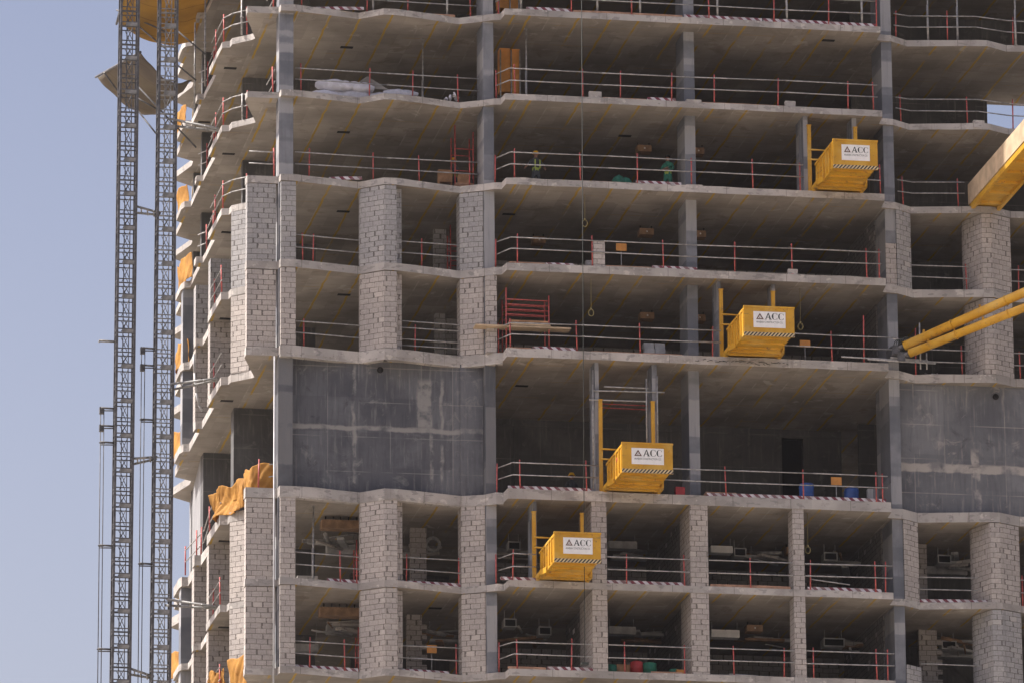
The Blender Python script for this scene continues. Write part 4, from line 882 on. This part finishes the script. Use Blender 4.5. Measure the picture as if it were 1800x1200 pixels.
# plywood beams boxes below ceilings left bays
for i, u0, u1, v, lab in ((6, 566, 650, 922, 'long brown plywood trough under the ceiling, storey below the tall one'), (7, 563, 650, 1073, 'long brown plywood trough under the ceiling, lowest storey')):
    a, b = hz(i); y = 2.6; x0, x1 = xat(u0, y, b), xat(u1, y, b); g = thing('ceiling_trough', lab, 'trough', (x0, y, b), 'plywood troughs under the ceilings')
    m = MB(); m.box(0, x1 - x0, 0, .6, -.50, -.18); m.build('trough_shell', 'plyd', g); m = MB()
    for k in range(6): m = MB(); m.box(.15 + k * .3, .19 + k * .3, .2, .24, -.178, -.002); m.build('hanger', 'dark', g)
# ducts
def duct(i, u0, u1, y, zt, h_, lab, mat='duct', open_end=False):
    a, b = hz(i); x0, x1 = xat(u0, y, b), xat(u1, y, b); g = thing('air_duct', lab, 'duct', (x0, y, b), 'air ducts under the ceilings'); w_ = x1 - x0; n_ = max(1, int(w_ / .5))
    m = MB()
    for k in range(n_): m.box(k * w_ / n_ + .012, (k + 1) * w_ / n_ - .012, 0, .45, -zt - h_, -zt)
    m.box(0, w_, .02, .43, -zt - h_ + .02, -zt - .02); m.build('duct_body', mat, g); 
    for q in (.05, w_ - .07): m = MB(); m.box(q, q + .02, .2, .22, -zt, -.002); m.build('hanger', 'steel', g)
duct(6, 1070, 1120, 4., .3, .3, 'pale duct under the ceiling right of the lowest platform'); duct(6, 1249, 1288, 4., .35, .28, 'white duct under the ceiling, third opening below the tall storey', 'white'); duct(7, 1070, 1118, 3.6, .35, .3, 'pale duct under the ceiling above the red drum'); duct(7, 1250, 1300, 3.6, .35, .3, 'white duct under the ceiling, third opening of the lowest storey', 'white')
duct(6, 1618, 1700, 5.6, .5, .3, 'grey duct in the right bay, storey below the tall one'); duct(7, 1640, 1710, 5.2, .5, .3, 'grey duct in the right bay, lowest storey'); duct(7, 1010, 1040, 3.6, .45, .22, 'short pale duct in the leftmost centre opening, lowest storey', 'white'); duct(7, 512, 560, 6.0, .9, .3, 'grey duct in the left opening, lowest storey'); duct(7, 575, 622, 5., .3, .35, 'grey duct under the plywood trough, lowest storey'); duct(6, 575, 625, 5.2, .5, .4, 'grey duct under the plywood trough, storey below the tall one')
# fan coil units
for i, u, y, w_, lab in ((7, 1466, 4.4, .85, 'lowest storey, rightmost centre opening'), (6, 1301, 4.2, .5, 'storey below the tall one, right end of the white duct'), (6, 1660, 4.2, .55, 'right bay, storey below the tall one'), (7, 1668, 4.2, .6, 'right bay, lowest storey'), (7, 897, 2.8, .5, 'leftmost centre opening, lowest storey'), (6, 1460, 4.4, .55, 'rightmost centre opening below the tall storey'), (7, 958, 4., .5, 'leftmost centre opening, middle of lowest storey'), (6, 904, 4.4, .5, 'behind left post beside the lowest platform')):
    a, b = hz(i); x = xat(u, y, b); g = thing('fan_coil_unit', 'hanging grey air unit, ' + lab, 'air unit', (x, y, b), 'air units under the ceilings')
    m = MB(); h_ = .34; x0, x1 = -w_ / 2, w_ / 2
    m.box(x0, x1, .0, .04, -.7, -.66); m.box(x0, x1, .0, .04, -.36 - .04, -.36); m.box(x0, x0 + .04, .0, .04, -.66, -.40); m.box(x1 - .04, x1, .0, .04, -.66, -.40); m.box(x0 + .01, x1 - .01, .041, .6, -.69, -.37); m.build('casing', 'duct', g)
    m = MB(); m.box(x0 + .05, x1 - .05, .02, .039, -.655, -.405); m.build('grille', 'dark', g)
    for s in (-1, 1): m = MB(); m.box(s * w_ * .4 - .012, s * w_ * .4 + .012, .2, .22, -.358, -.002); m.build('hanger', 'steel', g)
# services hung deep in the lower bays
def services(i, u, y, n_, lab, seed):
    a, b = hz(i); x = xat(u, y, b); g = thing('pipe_rack', lab, 'pipes', (x, y, b), 'pipes hung under the ceilings'); q = random.Random(seed)
    for k in range(n_):
        z = -.25 - q.uniform(0, .55); L_ = q.uniform(.5, 1.1); an = q.choice((0, 0, .6, -.5, 1.3)); dx, dy = L_ * math.cos(an), L_ * math.sin(an); c = Vector((q.uniform(-.4, .4), q.uniform(0, .8), z))
        m = MB()
        if k % 3 == 0: mm = Matrix.Translation(c) @ Matrix.Rotation(an, 4, 'Z'); m.box(-L_, L_, -.14, .14, -.05, .05, 0, mm)
        else: m.tube(c - Vector((dx, dy, 0)), c + Vector((dx, dy, q.uniform(-.12, .12))), q.choice((.035, .05, .08)), 10)
        m.build('tray' if k % 3 == 0 else 'pipe', q.choice(['duct', 'steel', 'edge', 'plyd']), g)
    for s_ in (-.5, .5): m = MB(); m.box(s_ - .01, s_ + .01, .3, .32, -.3, -.002); m.build('hanger', 'steel', g)
for k, (i, u, y, n_, lab) in enumerate(((6, 590, 4.4, 6, 'tangle of pipes and trays in the left opening, storey under the tall one'), (7, 600, 4.2, 6, 'tangle of pipes and trays in the left opening, lowest storey'), (6, 1120, 5., 5, 'pipes and trays deep in the second centre opening, storey under the tall one'), (7, 1130, 5., 5, 'pipes and trays deep in the second centre opening, lowest storey'),
        (6, 1345, 5., 5, 'pipes deep in the third centre opening, storey under the tall one'), (7, 1350, 5., 6, 'pipes deep in the third centre opening, lowest storey'), (6, 1490, 5.2, 5, 'pipes deep in the rightmost centre opening, storey under the tall one'), (7, 1500, 5.2, 5, 'pipes deep in the rightmost centre opening, lowest storey'),
        (6, 1690, 4.4, 7, 'pipes and trays in the right bay, storey under the tall one'), (7, 1700, 4.2, 7, 'pipes and trays in the right bay, lowest storey'), (7, 930, 5., 6, 'pipes and trays in the leftmost centre opening, lowest storey'), (6, 735, 5.2, 5, 'pipes between the folded piers, storey under the tall one'), (7, 780, 5., 5, 'pipes between the folded piers, lowest storey'), (6, 895, 5.2, 4, 'pipes left of the lowest yellow platform'))): services(i, u, y, n_, lab, 40 + k)
for k, (i, u, y, nx, nz, lab) in enumerate(((6, 1160, 4., 3, 5, 'block stack deep in the second centre opening, storey under the tall one'), (6, 1270, 3.4, 2, 4, 'block stack in the third centre opening, storey under the tall one'), (7, 1360, 3.6, 3, 5, 'block stack in the third centre opening, lowest storey'), (6, 1440, 3.8, 2, 6, 'block stack in the rightmost centre opening, storey under the tall one'), (7, 1465, 3.4, 3, 4, 'block stack in the rightmost centre opening, lowest storey'), (7, 985, 3.6, 2, 5, 'block stack in the leftmost centre opening, lowest storey'), (3, 990, 2.6, 3, 4, 'block stack deep left of the block pillar, fourth storey'), (3, 1240, 3., 4, 3, 'block stack behind the third column, fourth storey'), (4, 960, 2.4, 3, 4, 'block stack behind the red scaffold, fifth storey'), (2, 1075, 3.6, 2, 7, 'tall block stack between the two workers, third storey'), (3, 1370, 3., 4, 3, 'block stack in the right half of the centre bay, fourth storey'))): bstack(i, u, y, nx, nz, lab, 'block_shade')
# flexible round duct
for i, u, y, lab in ((6, 761, 4.6, 'storey below the tall one'), (7, 820, 4.6, 'lowest storey')):
    a, b = hz(i); x = xat(u, y, b); m = MB(); m.ring((0, 0, -.55), .26, .07, 'y', 18); o = m.build('flexible_hose', 'duct'); o.location = (x, y, b); m2 = MB(); m2.tube((0, 0, -.22), (0, 0, -.003), .015, 5); h = m2.build('hanger', 'steel', o); tag(o, 'coiled pale flexible hose hung under the ceiling between folded piers, ' + lab, 'hose', 'flexible hoses')
# rope loops
for i, u, v0, v1, y, lab in ((3, 1028, 362, 393, -.2, 'fourth storey, left part of centre bay'), (4, 1039, 510, 550, -.3, 'storey above the tall one, centre bay'), (4, 1407, 528, 574, -.2, 'storey above the tall one, right of the platform'), (6, 1420, 903, 966, -.4, 'storey below the tall one, right of thin block pier')):
    p = ony(u, v1, y); b = hz(i)[1]; m = MB(); m.ring((0, 0, 0), .10, .022, 'y', 14, sz=1.35); m.tube((0, 0, .13), (0.01, 0, b - p[2] - .003), .012, 5); m.box(-.03, .03, -.03, .03, .12, .2); o = m.build('rope_loop', 'rope'); o.location = (p[0], y, p[2]); tag(o, 'hanging rope with a ring, ' + lab, 'rope', 'hanging rope loops')
# crane cable
p0, p1 = ony(1022, -60, -3.2), ony(1028, 1165, -3.2)
g = thing('crane_cable', 'thin dark crane cable hanging the full height in front of the centre bay', 'cable', p1); m = MB(); m.tube((0, 0, 0), Vector(p0) - Vector(p1), .015, 6); m.build('cable', 'cable', g); m = MB(); m.box(-.14, .14, -.05, .05, -.06, .04); m.build('weight', 'cable', g)
# concrete chute / white hose on the left side
P = [ony(341, 622, 8.2), ony(342, 655, 8.2), ony(345, 690, 8.2), ony(350, 712, 8.3), ony(356, 722, 8.4)]; m = MB(); m.path([Vector(q) - Vector(P[0]) for q in P], .045, 8); o = m.build('white_hose', 'pipe'); o.location = P[0]; tag(o, 'white hose curving down the left side beside a red post', 'hose')
# loose tubes resting on the rails (storey 6 right opening)
for u0, v0, u1, v1, i in ((1424, 1017, 1494, 1027, 6), (1422, 1037, 1498, 1039, 6), (1282, 1184, 1332, 1187, 7)):
    a, b = Vector(ony(u0, v0, -.9)), Vector(ony(u1, v1, -.9)); m = MB(); m.tube((0, 0, 0), b - a, .026, 8); m.ring((.02, 0, 0), .03, .01, 'z', 6); o = m.build('loose_tube', 'steel'); o.location = a
    tag(o, {1424: 'upper loose grey tube resting across the rails, below the tall storey', 1422: 'lower loose grey tube resting across the rails, below the tall storey', 1282: 'loose grey tube leaning inside the third opening, lowest storey'}[u0], 'tube')
for k, (u, w_, y, i, lab) in enumerate(((540, 1.0, 3.2, 6, 'crumpled pale boards dumped in the left opening below the tall storey'), (523, .5, 2.4, 7, 'small white rubbish pile in the left opening, lowest storey'), (1716, .8, 2.5, 6, 'rubble heap beside right block pier, below the tall storey'), (1712, .7, 2., 7, 'rubble heap beside right block pier, lowest storey'), (795, .45, .5, 1, 'broken slab pieces left of the second column, second storey'), (560, .4, .8, 1, 'small rubbish heap left of the white bundles'), (985, .6, 2.2, 3, 'rubbish heap left of the block pillar, fourth storey'), (1078, .6, 1.2, 6, 'brick pile in the opening right of the lowest platform'), (1500, .7, 3., 7, 'rubbish heap in the rightmost centre opening, lowest storey'), (1290, .6, 3., 6, 'rubbish heap under the white duct below the tall storey'), (725, .5, 1.8, 4, 'rubbish heap between the folded piers, fifth storey'), (775, .5, 2., 2, 'rubbish heap beside the red scaffold, third storey'), (1640, .7, 2., 4, 'rubbish heap behind the yellow tubes'))):
    g = thing('debris_heap', lab, 'debris', (xat(u, y, top(i)), y, top(i)), 'debris heaps')
    for j in range(7):
        m = MB(); s = rr.uniform(.12, .32) * w_; mm = Matrix.Translation((rr.uniform(-.5, .5) * w_, rr.uniform(0, .4), .12 + rr.uniform(0, .7) * w_)) @ Matrix.Rotation(rr.uniform(0, 3), 4, (rr.random(), rr.random(), rr.random())); m.box(-s, s, -s * .7, s * .7, -.03, .03, 0, mm); m.build('broken_board', rr.choice(['edge', 'wrap', 'floor']), g)
g = thing('green_sacks', 'green bundle slumped on the slab, left of the green worker', 'bundle', (xat(1096, .6, top(2)), .6, top(2)))
for s, x in ((1, -.28), (.9, .18)):
    m = MB()
    def fn(a_, t, x=x, s=s):
        q = 1 + .35 * mnoise.noise(Vector((math.cos(a_ * 6.28) * 1.5 + x, math.sin(a_ * 6.28) * 1.5, t * 2))); r_ = (.30 * math.sqrt(max(0., 1 - t ** 3)) + .01) * q
        return (x + r_ * math.cos(a_ * 6.2832) + t * .1 * (1 if x < 0 else -1), r_ * math.sin(a_ * 6.2832), .82 * s * t)
    m.grid(fn, 12, 8); m.build('sack', 'greenf', g)

# ------------------------------------------------------------------ people
def person(i, u, y, lab, cloth, helmet, face, arms, seed=0, vest=False):
    a, _ = hz(i); g = None
    J = {}; E_ = []; 
    def j(n_, p, r_): J[n_] = (Vector(p), r_)
    j('pel', (0, 0, .95), .135); j('wai', (0, .0, 1.10), .12); j('che', (0, .0, 1.32), .145); j('nec', (0, .0, 1.50), .06); j('hd0', (0, -.01, 1.58), .075); j('hd1', (0, -.015, 1.68), .092); j('hd2', (0, -.0, 1.75), .07)
    for s, k in ((-1, 'l'), (1, 'r')):
        j('hip' + k, (s * .10, 0, .88), .10); j('kne' + k, (s * .13, -.02, .50), .072); j('ank' + k, (s * .15, .02, .11), .052); j('toe' + k, (s * .17, -.15, .05), .045)
        j('sho' + k, (s * .18, 0, 1.42), .07); e, h_ = arms[0 if s < 0 else 1]; j('elb' + k, e, .05); j('wri' + k, h_, .036)
        d = (Vector(h_) - Vector(e)).normalized(); j('pal' + k, Vector(h_) + d * .07, .036)
        E_ += [('pel', 'hip' + k), ('hip' + k, 'kne' + k), ('kne' + k, 'ank' + k), ('ank' + k, 'toe' + k), ('che', 'sho' + k), ('sho' + k, 'elb' + k), ('elb' + k, 'wri' + k), ('wri' + k, 'pal' + k)]
        side = d.orthogonal().normalized(); 
        for q, ln in enumerate((.07, .085, .08, .065)):
            b_ = Vector(h_) + d * .09 + side * (-.03 + .02 * q); j('f%s%d' % (k, q), b_ + d * .02, .011); j('g%s%d' % (k, q), b_ + d * ln + side.cross(d) * .02, .009); E_ += [('pal' + k, 'f%s%d' % (k, q)), ('f%s%d' % (k, q), 'g%s%d' % (k, q))]
        j('t' + k, Vector(h_) + d * .07 - side * .06, .011); E_ += [('pal' + k, 't' + k)]
    E_ += [('pel', 'wai'), ('wai', 'che'), ('che', 'nec'), ('nec', 'hd0'), ('hd0', 'hd1'), ('hd1', 'hd2')]
    names = list(J); me = bpy.data.meshes.new('person'); me.from_pydata([tuple(J[n_][0]) for n_ in names], [(names.index(p), names.index(q)) for p, q in E_], [])
    o = bpy.data.objects.new('person', me); C.objects.link(o); sm = o.modifiers.new('s', 'SKIN'); sm.use_smooth_shade = True
    for n_, sv in zip(names, me.skin_vertices[0].data): sv.radius = (J[n_][1] * (1.25 if n_ in ('pel', 'wai', 'che') else 1), J[n_][1]); sv.use_root = n_ == 'pel'
    o.modifiers.new('b', 'SUBSURF').levels = 1
    dg = bpy.context.evaluated_depsgraph_get(); body = bpy.data.meshes.new_from_object(o.evaluated_get(dg)); bpy.data.objects.remove(o)
    body.materials.clear(); 
    for k in (cloth[0], 'skin', cloth[1], 'hivis', 'darkf'): body.materials.append(MT[k])
    hands = [Vector(arms[0][1]), Vector(arms[1][1])]
    for p in body.polygons:
        c = p.center; mi = 0 if c.z > .98 else 2
        if c.z > 1.53: mi = 1
        if min((c - h_).length for h_ in hands) < .16 and min((c - h_).length for h_ in hands) < (c - Vector((0, 0, 1.2))).length * .6: mi = 1 if c.z < 1.5 else mi
        if 1.02 < c.z < 1.09 and abs(c.x) < .22: mi = 3
        if c.z < .1: mi = 4
        p.material_index = mi; p.use_smooth = True
    # face relief
    for v in body.vertices:
        c = v.co
        if c.z > 1.6 and c.y < -.06:
            if abs(c.x) < .02 and abs(c.z - 1.655) < .025: c.y -= .025
            if abs(abs(c.x) - .035) < .015 and abs(c.z - 1.685) < .015: c.y += .012
    o = bpy.data.objects.new('person', body); C.objects.link(o); o.location = (xat(u, y, a + 1), y, a); o.rotation_euler = (0, 0, face); tag(o, lab, 'person', None)
    m = MB()
    if helmet: m.lathe((0, -.005, 1.70), [(.145, 0), (.15, .012), (.118, .02), (.112, .07), (.08, .115), (.0, .135)], 16); m.build('hard_hat', helmet, o)
    else: m.lathe((0, .005, 1.70), [(.098, 0), (.102, .03), (.09, .075), (.05, .1), (.0, .108)], 14); m.build('hair', 'dark', o)
    if vest:
        m = MB()
        for s in (-1, 1): m.box(s * .10 - .025, s * .10 + .025, -.205, -.19, 1.05, 1.42)
        m.build('vest_stripe', 'hivis', o)
    return o
person(2, 1174, .9, 'worker in green coverall with yellow belt stripe standing with folded arms beside the third column', ('greenf', 'greenf'), None, R(-35), [((-.26, -.08, 1.18), (.02, -.24, 1.20)), ((.27, -.06, 1.18), (-.02, -.27, 1.14))])
person(2, 942, 1.2, 'worker in yellow helmet and dark striped vest standing left in the centre bay, third storey', ('darkf', 'darkf'), 'helmet', R(10), [((-.34, -.04, 1.22), (-.48, -.14, 1.08)), ((.32, -.05, 1.18), (.30, -.22, 1.05))], vest=True)
person(5, 1005, 3.3, 'worker in yellow helmet half hidden behind the rails in the tall storey', ('darkf', 'darkf'), 'helmet', R(20), [((-.27, .0, 1.15), (-.28, -.1, .92)), ((.27, .0, 1.15), (.28, -.1, .92))])
person(2, 797, 2.6, 'worker in yellow helmet in the shade behind the red scaffold frame, left bay', ('darkf', 'darkf'), 'helmet', R(-60), [((-.27, .0, 1.15), (-.22, -.22, 1.1)), ((.27, .0, 1.15), (.22, -.22, 1.1))])
